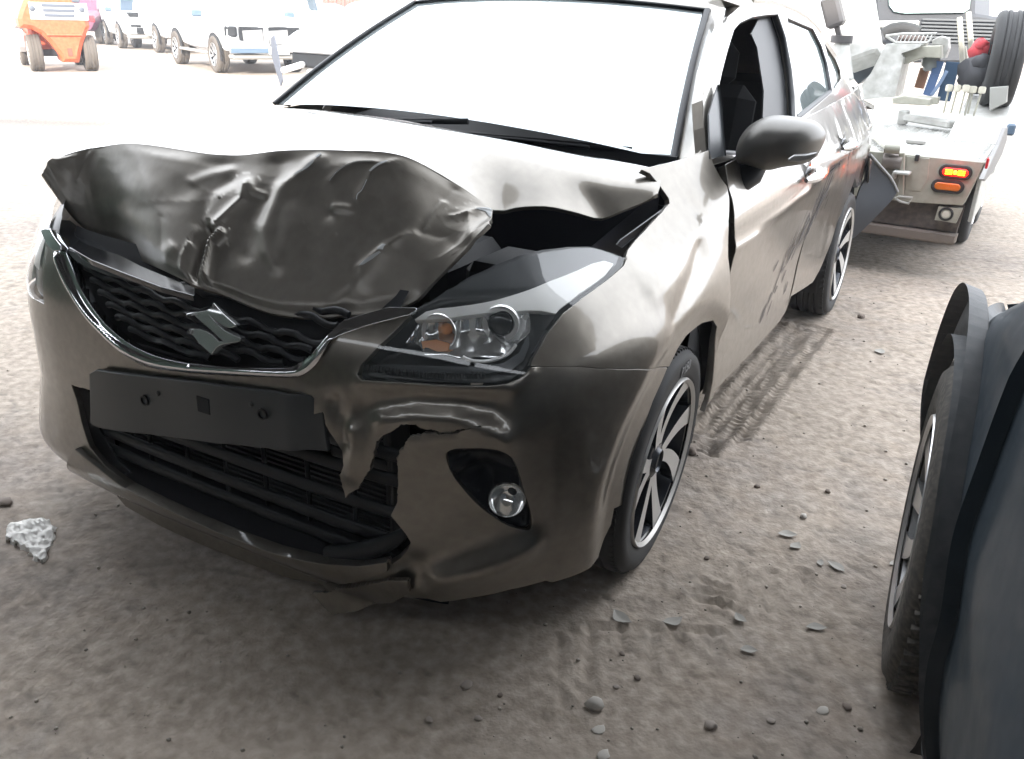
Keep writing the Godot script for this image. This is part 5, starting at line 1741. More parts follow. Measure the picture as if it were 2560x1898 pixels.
# closed body from stations along z: each [z, half width low, y low, half width belt, y belt, half width top, y top]
func hull(sts: Array) -> ArrayMesh:
	var s := st()
	var rings := []
	for q in sts:
		var z: float = q[0]
		var ring := PackedVector3Array()
		var pr := [[q[1] * 0.92, q[2]], [q[1], q[2] + 0.05], [q[3], lerpf(q[2], q[4], 0.6)], [q[3] * 0.99, q[4]], [lerpf(q[3], q[5], 0.9), lerpf(q[4], q[6], 0.9)], [q[5] * 0.8, q[6]]]
		for e in pr:
			ring.append(Vector3(e[0], e[1], z))
		pr.reverse()
		for e in pr:
			ring.append(Vector3(-e[0], e[1], z))
		rings.append(ring)
	var m: int = rings[0].size()
	for i in rings.size() - 1:
		for k in m:
			var a: Vector3 = rings[i][k]
			var b: Vector3 = rings[i][(k + 1) % m]
			var c: Vector3 = rings[i + 1][(k + 1) % m]
			var d: Vector3 = rings[i + 1][k]
			var n := (b - a).cross(d - a)
			if n.length() < 1e-9:
				n = (c - b).cross(d - b)
			n = n.normalized()
			if n.dot((a + c) * 0.5 - Vector3(0, (q_mid(rings[i])).y, (a.z + c.z) * 0.5)) < 0.0:
				n = -n
			quad(s, a, b, c, d, n)
	for e in [0, rings.size() - 1]:
		var ring: PackedVector3Array = rings[e]
		var c := q_mid(ring)
		var n := Vector3(0, 0, -1 if e == 0 else 1)
		for k in m:
			tri(s, c, ring[k], ring[(k + 1) % m], n, n, n)
	return s.commit()

func q_mid(r: PackedVector3Array) -> Vector3:
	var c := Vector3.ZERO
	for p in r:
		c += p
	return c / r.size()

func arch_dark(parent: Node3D, z: float, x: float, r: float) -> void:
	var s := st()
	lathe(s, Vector3(x, r * 0.93, z), Basis(Vector3.BACK, Vector3.RIGHT * signf(x), Vector3.UP), V2([0.0, 0.004, r * 1.14, 0.004, r * 1.14, -0.02]), 26, -0.25, PI + 0.25)
	obj("wheel_arch", s.commit(), mat("liner"), parent)

func build_background() -> void:
	var white := mat("far_white", Color(0.62, 0.63, 0.64), 0.35)
	var dark := mat("black_plastic")
	var gap := mat("cavity")
	var rim := mat("silver_alloy")
	var dusty := mat("dusty_tyre", Color(0.085, 0.072, 0.06), 0.9)
	var win := mat("far_window", Color(0.55, 0.62, 0.66), 0.08, 0.2)
	var steel := mat("dull_alloy")
	# --- white pickup with its front smashed in
	var v := thing("smashed_pickup", "white pickup with its grille and bonnet smashed in and dusty wheels", "pickup", Vector3(-6.2, 0, -20.15), 0.62)
	obj("body", hull([[-2.35, 0.78, 0.5, 0.84, 0.98, 0.82, 1.02], [-0.75, 0.80, 0.42, 0.86, 1.0, 0.84, 1.04], [-0.72, 0.80, 0.42, 0.86, 1.0, 0.66, 1.62], [-0.3, 0.80, 0.40, 0.87, 1.0, 0.66, 1.68], [0.35, 0.80, 0.40, 0.87, 1.0, 0.64, 1.62], [0.95, 0.80, 0.42, 0.87, 0.99, 0.74, 1.08], [1.75, 0.80, 0.46, 0.86, 0.94, 0.72, 1.0], [1.95, 0.76, 0.50, 0.80, 0.84, 0.66, 0.90]]), white, v)
	for sx in [-1.0, 1.0]:
		var s := st()
		quad(s, Vector3(0.845 * sx, 1.03, 0.72), Vector3(0.85 * sx, 1.03, -0.2), Vector3(0.69 * sx, 1.56, -0.2), Vector3(0.685 * sx, 1.56, 0.3))
		obj("side_window", s.commit(), win, v)
		for z in [1.28, -1.42]:
			arch_dark(v, z, 0.865 * sx, 0.37)
			plain_wheel(v, Vector3(0.78 * sx, 0.35, z), 0.35, 0.24, rim, dusty)
		obj("side_step", box_mesh(Vector3(0.86 * sx, 0.36, -0.05), Vector3(0.12, 0.05, 1.9), 0.01), mat("step_grey", Color(0.25, 0.24, 0.22), 0.6), v)
		obj("door_mirror", box_mesh(Vector3(0.98 * sx, 1.10, 0.72), Vector3(0.2, 0.14, 0.1), 0.03), mat("blue_grey"), v)
	obj("engine_bay", box_mesh(Vector3(0.05, 0.74, 1.93), Vector3(1.24, 0.30, 0.10), 0.01), gap, v)
	var rad := st()
	for x in [-0.3, 0.22]:
		box(rad, Vector3(x, 0.70, 1.99), Vector3(0.4, 0.26, 0.02), Basis(Vector3.BACK, 0.06), 0.005)
	obj("radiator", rad.commit(), mat("radiator_grey", Color(0.2, 0.2, 0.2), 0.7), v)
	obj("latch_support", box_mesh(Vector3(-0.04, 0.73, 2.0), Vector3(0.09, 0.36, 0.03), 0.005), white, v)
	obj("headlight", box_mesh(Vector3(-0.72, 0.80, 1.94), Vector3(0.24, 0.2, 0.08), 0.03, Basis(Vector3.UP, -0.5)), gap, v)
	obj("headlight", box_mesh(Vector3(0.7, 0.78, 1.93), Vector3(0.2, 0.18, 0.08), 0.03, Basis(Vector3.UP, 0.5)), steel, v)
	var bump := st()
	box(bump, Vector3(-0.45, 0.52, 2.0), Vector3(0.9, 0.2, 0.2), Basis(Vector3.BACK, -0.10), 0.04)
	box(bump, Vector3(0.55, 0.50, 1.96), Vector3(0.6, 0.16, 0.16), Basis(Vector3.UP, 0.3), 0.04)
	obj("front_bumper", bump.commit(), white, v)
	obj("bumper_vent", box_mesh(Vector3(-0.3, 0.46, 2.10), Vector3(1.0, 0.10, 0.04), 0.01), mat("blue_grey"), v)
	obj("number_plate", box_mesh(Vector3(0.16, 0.46, 2.13), Vector3(0.42, 0.13, 0.01)), mat("plate_white", Color(0.78, 0.78, 0.78), 0.5), v)
	obj("skid_plate", box_mesh(Vector3(0, 0.34, 1.9), Vector3(1.5, 0.1, 0.3), 0.03), mat("step_grey"), v)
	var flp := st()
	for q in [[-0.5, 0.98, 0.16, 0.12], [0.1, 0.95, -0.1, 0.07], [0.5, 0.99, 0.2, -0.1]]:
		box(flp, Vector3(q[0], q[1], 1.86), Vector3(0.56, 0.02, 0.26), Basis(Vector3.RIGHT, 0.5 + q[2]) * Basis(Vector3.BACK, q[3]), 0.004)
	obj("bent_bonnet_edge", flp.commit(), white, v)

	# --- white estate with its bonnet up
	v = thing("open_bonnet_car", "white car with its bonnet propped open, beyond the orange forklift", "car", Vector3(-11.35, 0, -27.9), 0.58)
	obj("body", hull([[-1.9, 0.74, 0.4, 0.80, 0.95, 0.66, 1.4], [-1.5, 0.78, 0.34, 0.84, 0.96, 0.64, 1.52], [0.1, 0.80, 0.34, 0.86, 0.95, 0.62, 1.52], [0.75, 0.80, 0.36, 0.86, 0.94, 0.74, 1.04], [1.55, 0.78, 0.38, 0.84, 0.84, 0.7, 0.9], [1.85, 0.70, 0.42, 0.76, 0.70, 0.6, 0.76]]), white, v)
	for sx in [-1.0, 1.0]:
		for z in [1.1, -1.05]:
			arch_dark(v, z, 0.855 * sx, 0.35)
			plain_wheel(v, Vector3(0.78 * sx, 0.33, z), 0.33, 0.22, rim, dusty)
		obj("door_mirror", box_mesh(Vector3(0.95 * sx, 1.02, 0.6), Vector3(0.18, 0.12, 0.1), 0.03), mat("blue_grey"), v)
	obj("raised_bonnet", box_mesh(Vector3(0, 1.22, 1.1), Vector3(1.4, 0.04, 0.85), 0.01, Basis(Vector3.RIGHT, -0.95)), mat("blue_grey"), v)
	obj("engine_bay", box_mesh(Vector3(0, 0.90, 1.35), Vector3(1.25, 0.12, 0.7), 0.02), gap, v)
	obj("bumper_vent", box_mesh(Vector3(0, 0.5, 1.86), Vector3(1.0, 0.16, 0.05), 0.02), gap, v)
	obj("bumper_vent", box_mesh(Vector3(-0.5, 0.62, 1.84), Vector3(0.3, 0.08, 0.05), 0.02), gap, v)
	obj("lower_bumper", box_mesh(Vector3(0, 0.34, 1.8), Vector3(1.5, 0.1, 0.2), 0.03), mat("step_grey"), v)

	# --- white van between the two
	v = thing("white_van", "white van standing between the open-bonnet car and the smashed pickup", "van", Vector3(-9.75, 0, -26.4), 0.6)
	obj("body", hull([[-2.3, 0.8, 0.4, 0.86, 1.2, 0.78, 1.95], [0.6, 0.82, 0.36, 0.88, 1.1, 0.74, 1.95], [1.1, 0.82, 0.36, 0.88, 1.05, 0.72, 1.45], [1.75, 0.8, 0.4, 0.86, 0.95, 0.7, 1.05], [1.95, 0.74, 0.42, 0.8, 0.8, 0.66, 0.86]]), white, v)
	for sx in [-1.0, 1.0]:
		for z in [1.2, -1.5]:
			arch_dark(v, z, 0.875 * sx, 0.36)
			plain_wheel(v, Vector3(0.8 * sx, 0.34, z), 0.34, 0.22, rim, dusty)
		var s := st()
		quad(s, Vector3(0.885 * sx, 1.14, 0.95), Vector3(0.885 * sx, 1.14, 0.3), Vector3(0.80 * sx, 1.75, 0.3), Vector3(0.79 * sx, 1.7, 0.6))
		obj("side_window", s.commit(), win, v)

	# --- red car only just showing
	v = thing("red_car", "dark red car whose rear shows between the forklift and the white car", "car", Vector3(-13.9, 0, -29.6), 0.2)
	obj("body", hull([[-1.8, 0.7, 0.4, 0.78, 0.8, 0.7, 0.9], [-1.2, 0.76, 0.34, 0.82, 0.86, 0.6, 1.35], [0.4, 0.78, 0.34, 0.84, 0.88, 0.6, 1.38], [1.0, 0.78, 0.34, 0.84, 0.86, 0.7, 0.95], [1.9, 0.7, 0.4, 0.78, 0.7, 0.6, 0.76]]), mat("maroon", Color(0.10, 0.02, 0.05), 0.35), v)
	for sx in [-1.0, 1.0]:
		for z in [1.15, -1.15]:
			plain_wheel(v, Vector3(0.76 * sx, 0.31, z), 0.31, 0.2, rim, dusty)
	obj("tail_lamp", box_mesh(Vector3(0.72, 0.72, 1.86), Vector3(0.2, 0.2, 0.1), 0.03), mat("red_lens"), v)

	# --- white car in the middle with its nose torn off
	v = thing("torn_white_car", "white car with its nose torn off, just left of the windscreen pillar", "car", Vector3(-2.5, 0, -16.95), -0.55)
	obj("body", hull([[-2.2, 0.74, 0.4, 0.80, 0.9, 0.6, 1.3], [-0.6, 0.80, 0.34, 0.86, 0.96, 0.62, 1.46], [0.2, 0.80, 0.34, 0.86, 0.95, 0.62, 1.40], [0.8, 0.80, 0.36, 0.86, 0.92, 0.76, 1.0], [1.45, 0.78, 0.52, 0.84, 0.86, 0.7, 0.92], [1.75, 0.62, 0.60, 0.7, 0.78, 0.5, 0.82]]), white, v)
	obj("engine_bay", box_mesh(Vector3(0.0, 0.46, 1.45), Vector3(1.4, 0.24, 0.4), 0.03), gap, v)
	var s2 := st()
	for q in [[-0.55, 0.34, 1.75, 0.5], [0.1, 0.26, 1.85, -0.3], [0.5, 0.36, 1.8, 0.2]]:
		box(s2, Vector3(q[0], q[1], q[2]), Vector3(0.42, 0.10, 0.22), Basis(Vector3.UP, q[3]) * Basis(Vector3.BACK, q[3] * 0.6), 0.03)
	obj("front_bumper", s2.commit(), white, v)
	s2 = st()
	slab(s2, V2([0, 0.62, 0.10, 0.66, 0.2, 0.45, 0.3, 0.1, 0.22, 0.02, 0.1, 0.2, -0.03, 0.4]), Vector3(-1.05, 0.0, 1.75), Vector3(1.3, 0, 0.6), Vector3(0, 1.25, 0), 0.02)
	obj("hanging_liner", s2.commit(), mat("vent_slate", Color(0.07, 0.08, 0.10), 0.6), v)
	for sx in [-1.0, 1.0]:
		plain_wheel(v, Vector3(0.78 * sx, 0.32, -1.3), 0.32, 0.2, rim, dusty)
	# --- blue-grey wreck behind it
	v = thing("grey_wreck", "crumpled blue grey car wreck behind the torn white car", "car", Vector3(-4.7, 0, -21.5), 0.9)
	obj("body", hull([[-1.6, 0.74, 0.4, 0.80, 0.9, 0.6, 1.3], [0.1, 0.78, 0.4, 0.84, 1.0, 0.6, 1.35], [0.5, 0.78, 0.4, 0.84, 1.05, 0.7, 1.2], [1.1, 0.6, 0.6, 0.66, 1.1, 0.5, 1.18], [1.5, 0.4, 0.8, 0.5, 1.15, 0.4, 1.2]]), mat("pale_blue_grey", Color(0.42, 0.46, 0.48), 0.4), v)
	obj("buckled_panel", box_mesh(Vector3(0.1, 1.06, 1.25), Vector3(0.8, 0.10, 0.5), 0.04, Basis(Vector3.BACK, 0.25)), mat("far_slate", Color(0.07, 0.09, 0.11), 0.4), v)
	obj("bent_pillar", box_mesh(Vector3(-0.5, 1.25, 0.5), Vector3(0.12, 0.6, 0.2), 0.03, Basis(Vector3.BACK, 0.3)), mat("far_slate"), v)

	# --- red container
	v = thing("red_container", "red corrugated steel container behind the wrecked cars", "container", Vector3(-3.2, 0, -29.5), 0.12)
	obj("wall", box_mesh(Vector3(0, 1.3, -1.2), Vector3(6.0, 2.6, 2.3)), mat("container_red", Color(0.38, 0.075, 0.06), 0.6), v)
	for i in 24:
		obj("corrugation", box_mesh(Vector3(-2.88 + i * 0.25, 1.3, -0.03), Vector3(0.12, 2.4, 0.05), 0.02), mat("container_red"), v)
	obj("door_sign", box_mesh(Vector3(0.1, 1.5, 0.01), Vector3(0.5, 0.6, 0.02)), mat("plate_white"), v)

	# --- dark car beyond, its wheel at the edge of the windscreen
	v = thing("far_dark_car", "blue grey car seen over the top left corner of the hatchback's windscreen", "car", Vector3(-1.9, 0, -25.0), 1.3)
	obj("body", hull([[-2.0, 0.74, 0.5, 0.80, 0.9, 0.6, 1.3], [-1.0, 0.80, 0.5, 0.86, 0.98, 0.62, 1.48], [0.4, 0.80, 0.5, 0.86, 0.97, 0.62, 1.44], [1.0, 0.80, 0.5, 0.86, 0.92, 0.76, 1.0], [1.9, 0.7, 0.5, 0.74, 0.78, 0.5, 0.86]]), mat("far_slate"), v)
	for sx in [-1.0, 1.0]:
		for z in [1.2, -1.25]:
			plain_wheel(v, Vector3(0.8 * sx, 0.33, z), 0.33, 0.2, rim, dusty)

	build_forklift()

func build_forklift() -> void:
	var v := thing("orange_forklift", "orange forklift turned tail towards the yard at the far left", "forklift", Vector3(-8.85, 0, -17.85), 0.55)
	var orange := grime(mat("forklift_orange", Color(0.62, 0.15, 0.045), 0.45), 61, Color(0.46, 0.065, 0.022), Color(0.56, 0.12, 0.05), 1.2, 0.02)
	var dusty := mat("dusty_tyre")
	var cw := PackedVector2Array()
	for p in [[470, 690], [455, 560], [520, 440], [620, 300], [740, 215], [1500, 215], [1690, 350], [1800, 560], [1810, 660], [1650, 880], [1570, 1040], [1500, 1200], [1180, 1200], [1110, 1060], [1000, 920], [850, 780], [690, 710]]:
		cw.append(Vector2((p[0] - 1230) * 0.00088, (1350 - p[1]) * 0.00118))
	var s := st()
	slab(s, cw, Vector3(0, 0, 0.40), Vector3.RIGHT, Vector3.UP, 0.9, 0.07)
	obj("counterweight", s.commit(), orange, v)
	obj("lip", box_mesh(Vector3(0.05, 0.66, 0.41), Vector3(0.62, 0.04, 0.06), 0.018), orange, v)
	obj("tow_pin_pocket", box_mesh(Vector3(0.1, 0.36, 0.402), Vector3(0.08, 0.14, 0.012), 0.004), mat("pocket_red", Color(0.35, 0.05, 0.03), 0.6), v)
	obj("lamp_band", box_mesh(Vector3(0.02, 1.07, 0.405), Vector3(0.98, 0.30, 0.03), 0.012), mat("band_silver", Color(0.5, 0.5, 0.52), 0.35, 0.4), v)
	for i in 3:
		obj("vent_slot", box_mesh(Vector3(0.02, 1.17 - 0.085 * i, 0.42), Vector3(0.56 - 0.03 * i, 0.05, 0.02), 0.006), mat("vent_slate", Color(0.07, 0.08, 0.10), 0.6), v)
	for x in [-0.42, 0.41]:
		obj("round_lamp", dome(Vector3(x, 1.11, 0.42), Vector3(0, 0, 1), 0.05, 0.02), mat("vent_slate"), v)
	obj("hood", box_mesh(Vector3(0, 1.36, -0.1), Vector3(0.88, 0.08, 0.9), 0.03), mat("hood_white", Color(0.7, 0.7, 0.7), 0.4), v)
	obj("hood_shadow_gap", box_mesh(Vector3(0.05, 1.31, 0.34), Vector3(0.76, 0.045, 0.06), 0.01), mat("vent_slate"), v)
	obj("hood_latch", box_mesh(Vector3(0.33, 1.26, 0.36), Vector3(0.14, 0.06, 0.06), 0.01), mat("vent_slate"), v)
	obj("side_body", box_mesh(Vector3(0, 0.72, -1.0), Vector3(1.0, 0.7, 1.2), 0.06), orange, v)
	obj("seat_box", box_mesh(Vector3(0, 1.5, -0.9), Vector3(0.7, 0.5, 0.7), 0.05), mat("vent_slate"), v)
	obj("seat_back", box_mesh(Vector3(0, 1.72, -0.42), Vector3(0.6, 0.6, 0.12), 0.05, Basis(Vector3.RIGHT, -0.15)), mat("far_slate"), v)
	for q in [Vector3(-0.46, 1.35, -0.05), Vector3(0.46, 1.35, -0.05), Vector3(-0.46, 1.1, -1.6), Vector3(0.46, 1.1, -1.6)]:
		s = st()
		beam(s, q, Vector3(q.x * 0.95, 2.2, q.z - 0.1), 0.06, 0.06, 0.01)
		obj("guard_post", s.commit(), mat("vent_slate"), v)
	obj("overhead_guard", box_mesh(Vector3(0, 2.22, -0.9), Vector3(1.0, 0.06, 1.7), 0.02), mat("vent_slate"), v)
	for x in [-0.42, 0.42]:
		plain_wheel(v, Vector3(x * 1.12, 0.33, 0.05), 0.33, 0.24, mat("rim_cream", Color(0.45, 0.42, 0.38), 0.6), dusty)
		plain_wheel(v, Vector3(x * 1.2, 0.38, -1.75), 0.38, 0.28, mat("rim_cream"), dusty)
	obj("axle", box_mesh(Vector3(0, 0.33, 0.0), Vector3(0.8, 0.12, 0.14), 0.02), mat("liner"), v)
	obj("tank", box_mesh(Vector3(-0.62, 0.5, -1.2), Vector3(0.3, 0.4, 0.9), 0.1), mat("band_silver"), v)


# ---------------------------------------------------------------- ground, shed, litter
var grooves := []
var track := []
var soft := FastNoiseLite.new()
var fine := FastNoiseLite.new()
var clod := FastNoiseLite.new()
var crack := FastNoiseLite.new()

func ground_height(x: float, z: float) -> float:
	var p := Vector2(x, z)
	var h := 0.010 * soft.get_noise_2d(x, z)
	var near := clampf((16.0 + z) / 8.0, 0.0, 1.0)
	if near > 0.0 and absf(x) < 8.0:
		h += near * (0.0012 * fine.get_noise_2d(x, z) + 0.007 * maxf(0.0, clod.get_noise_2d(x, z) - 0.2) - 0.004 * pow(maxf(0.0, 1.0 - 22.0 * absf(crack.get_noise_2d(x, z))), 2.0))
	for g in grooves:
		if absf(x - g[0].x) < 0.4 and absf(z - g[0].y) < 0.6:
			var d := p.distance_to(Geometry2D.get_closest_point_to_segment(p, g[0], g[1]))
			if d < 0.04:
				h += -0.010 * exp(-pow(d / 0.009, 2.0)) + 0.006 * exp(-pow((d - 0.02) / 0.007, 2.0))
	for t in track:
		var a: Vector2 = t[0]
		var b: Vector2 = t[1]
		var ab := b - a
		var q := (p - a).dot(ab) / ab.length_squared()
		if q > -0.05 and q < 1.0:
			var along := (p - a).dot(ab.normalized())
			var side := (p - a).dot(ab.normalized().orthogonal())
			if absf(side) < 0.11:
				var e := 1.0 - smoothstep(0.085, 0.11, absf(side))
				var lug := sin(along * TAU / 0.034 + 6.0 * absf(side) / 0.1)
				var rib := -0.006 * (exp(-pow((absf(side) - 0.03) / 0.006, 2.0)) + exp(-pow((absf(side) - 0.068) / 0.006, 2.0)))
				h += e * (-0.008 + 1.4 * rib + 0.005 * clampf(lug * 2.0, -1, 1) * smoothstep(0.03, 0.05, absf(side)))
				h += 0.009 * exp(-pow((absf(side) - 0.105) / 0.012, 2.0))
	return h

func axis_lines(a: float, b: float, dense_a: float, dense_b: float, step: float) -> Array:
	var r := []
	var x := dense_a
	while x < dense_b:
		r.append(x)
		x += step
	var d := step
	while x < b:
		r.append(x)
		d *= 1.12
		x += d
	r.append(b)
	x = dense_a
	d = step
	var left := []
	while true:
		d *= 1.12
		x -= d
		if x <= a:
			break
		left.append(x)
	left.append(a)
	left.reverse()
	left.append_array(r)
	return left

func build_ground() -> void:
	soft.seed = 3
	soft.frequency = 0.9
	soft.fractal_octaves = 3
	fine.seed = 8
	fine.frequency = 9.0
	fine.fractal_octaves = 3
	crack.seed = 33
	crack.frequency = 3.2
	crack.fractal_octaves = 3
	clod.seed = 21
	clod.frequency = 14.0
	clod.fractal_octaves = 2
	for pr in [V3([.634,0,-1.988,.58,0,-1.771]), V3([.711,0,-1.969,.659,0,-1.789]), V3([.799,0,-1.966,.77,0,-1.871]), V3([.135,0,-1.656,.122,0,-1.541]), V3([.206,0,-1.688,.19,0,-1.524]), V3([.282,0,-1.701,.273,0,-1.625]), V3([.357,0,-1.695,.333,0,-1.559]), V3([.423,0,-1.67,.412,0,-1.617]), V3([.504,0,-1.696,.484,0,-1.624]), V3([.131,0,-1.479,.133,0,-1.443]), V3([.2,0,-1.702,.367,0,-1.71]), V3([.403,0,-1.709,.528,0,-1.702]), V3([.473,0,-1.866,.577,0,-1.841]), V3([.475,0,-1.846,.578,0,-1.79]), V3([.478,0,-1.825,.544,0,-1.808]), V3([.513,0,-1.912,.577,0,-1.872])]:
		grooves.append([Vector2(pr[0].x, pr[0].z), Vector2(pr[1].x, pr[1].z)])
	for pr in [V3([.639,0,-2.722,1.352,0,-4.012]), V3([.766,0,-2.83,1.445,0,-4.021])]:
		track.append([Vector2(pr[0].x, pr[0].z), Vector2(pr[1].x, pr[1].z)])
	var xs := axis_lines(-160.0, 160.0, -2.3, 2.7, 0.0145)
	var zs := axis_lines(-240.0, 40.0, -6.2, -0.5, 0.0155)
	var nx := xs.size()
	var nz := zs.size()
	var verts := PackedVector3Array()
	var norms := PackedVector3Array()
	var cols := PackedColorArray()
	verts.resize(nx * nz)
	norms.resize(nx * nz)
	cols.resize(nx * nz)
	var damp := FastNoiseLite.new()
	damp.seed = 40
	damp.frequency = 0.55
	damp.fractal_octaves = 4
	for j in nz:
		for i in nx:
			var x: float = xs[i]
			var z: float = zs[j]
			verts[j * nx + i] = Vector3(x, ground_height(x, z), z)
			var d := damp.get_noise_2d(x, z)
			var k := 1.0 + 0.38 * d
			# old mud strip across the yard, and a stain
			k *= 1.0 - 0.45 * exp(-pow((z + 10.6 + 0.35 * x * 0.1) / 0.5, 2.0)) * smoothstep(-3.2, -4.2, x)
			k *= 1.0 - 0.35 * exp(-Vector2((x - 1.02) / 0.09, (z + 2.12) / 0.09).length_squared())
			var h := fine.get_noise_2d(x * 0.7 + 9.0, z * 0.7)
			if absf(x) < 4.0 and z > -9.0:
				k *= 1.0 + 0.10 * clod.get_noise_2d(x * 2.3, z * 2.3) + 0.10 * clod.get_noise_2d(x * 0.4, z * 0.4) - 0.34 * pow(maxf(0.0, 1.0 - 13.0 * absf(crack.get_noise_2d(x, z))), 2.0)
			cols[j * nx + i] = Color(k * (1.0 + 0.03 * h), k, k * (1.0 - 0.04 * h - 0.05 * d))
	for j in nz:
		for i in nx:
			var a := verts[j * nx + maxi(i - 1, 0)]
			var b := verts[j * nx + mini(i + 1, nx - 1)]
			var c := verts[maxi(j - 1, 0) * nx + i]
			var d := verts[mini(j + 1, nz - 1) * nx + i]
			var n := (d - c).cross(b - a).normalized()
			norms[j * nx + i] = n if n.y > 0 else -n
	var idx := PackedInt32Array()
	idx.resize((nx - 1) * (nz - 1) * 6)
	var w := 0
	for j in nz - 1:
		for i in nx - 1:
			var o := j * nx + i
			for q in [o, o + 1, o + nx + 1, o, o + nx + 1, o + nx]:
				idx[w] = q
				w += 1
	var arr := []
	arr.resize(Mesh.ARRAY_MAX)
	arr[Mesh.ARRAY_VERTEX] = verts
	arr[Mesh.ARRAY_NORMAL] = norms
	arr[Mesh.ARRAY_COLOR] = cols
	arr[Mesh.ARRAY_INDEX] = idx
	var mesh := ArrayMesh.new()
	mesh.add_surface_from_arrays(Mesh.PRIMITIVE_TRIANGLES, arr)
	var m := mat("dirt", Color(0.3, 0.26, 0.22), 0.92)
	m.albedo_color = Color.WHITE
	m.albedo_texture = noise_tex(70, 0.018, Color(0.215, 0.178, 0.143), Color(0.43, 0.37, 0.308), 6, 1024)
	m.normal_enabled = true
	m.normal_texture = bump_tex(71, 0.045, 5.0, 5, 1024)
	m.normal_scale = 0.45
	m.uv1_triplanar = true
	m.uv1_world_triplanar = true
	m.uv1_scale = Vector3.ONE * 1.1
	m.vertex_color_use_as_albedo = true
	var g := obj("ground", mesh, m)
	g.set_meta("kind", "structure")

func build_shed() -> void:
	var shed := thing("open_shed", "dark open-sided shed whose roof covers the near half of the yard", "shed", Vector3.ZERO, -0.20)
	var tin := mat("shed_tin", Color(0.05, 0.052, 0.055), 0.6, 0.2)
	var steel := mat("shed_steel", Color(0.07, 0.07, 0.075), 0.6)
	obj("roof", box_mesh(Vector3(-3.4, 3.25, -0.6), Vector3(22.8, 0.05, 3.6)), tin, shed)
	obj("roof", box_mesh(Vector3(-3.4, 3.25, 5.45), Vector3(22.8, 0.05, 7.5)), tin, shed)
	for i in 6:
		obj("purlin", box_mesh(Vector3(-3.4, 3.16, -2.2 + i * 2.25), Vector3(22.8, 0.12, 0.08)), steel, shed)
	for i in 5:
		obj("rafter", box_mesh(Vector3(-13.4 + i * 4.6, 3.06, 3.4), Vector3(0.14, 0.22, 11.6)), steel, shed)
		obj("post", box_mesh(Vector3(-13.4 + i * 4.6, 1.55, 8.2), Vector3(0.16, 3.1, 0.16)), steel, shed)
	obj("side_wall", box_mesh(Vector3(-6.8, 1.55, 2.2), Vector3(0.08, 3.1, 11.0)), mat("shed_green", Color(0.06, 0.09, 0.07), 0.7), shed)
	var hall := thing("tall_hall", "tall plain hall behind the shed that shades the near yard", "building", Vector3(0, 0, 9.5))
	obj("wall", box_mesh(Vector3(0, 3.6, 0), Vector3(60, 7.2, 2.0)), mat("hall_wall", Color(0.12, 0.125, 0.12), 0.8), hall)

func stone_mesh(seed_: int, flat: float) -> ArrayMesh:
	var s := st()
	lump(s, Vector3.ZERO, Vector3(1, flat, 0.8), seed_, 9)
	return s.commit()

func on_ground(p: Vector3) -> Vector3:
	return Vector3(p.x, ground_height(p.x, p.z), p.z)

func leaf_mesh(seed_: int) -> ArrayMesh:
	var r := RandomNumberGenerator.new()
	r.seed = seed_
	var curl := r.randf_range(0.15, 0.5)
	var wid := r.randf_range(0.28, 0.45)
	var map := func(p: Vector2) -> Vector3:
		var half := wid * sin(PI * clampf(p.x, 0.02, 0.98)) * (1.0 - 0.3 * p.x)
		var w := (p.y - 0.5) * 2.0
		return Vector3(p.x - 0.5, curl * (pow(p.x - 0.5, 2.0) + 0.5 * absf(w) * half) + 0.03, w * half + 0.12 * sin(p.x * 3.0))
	return patch(V2(UNIT), [], 0.125, map, 0.01, 0.004, 0.1, -1.0)

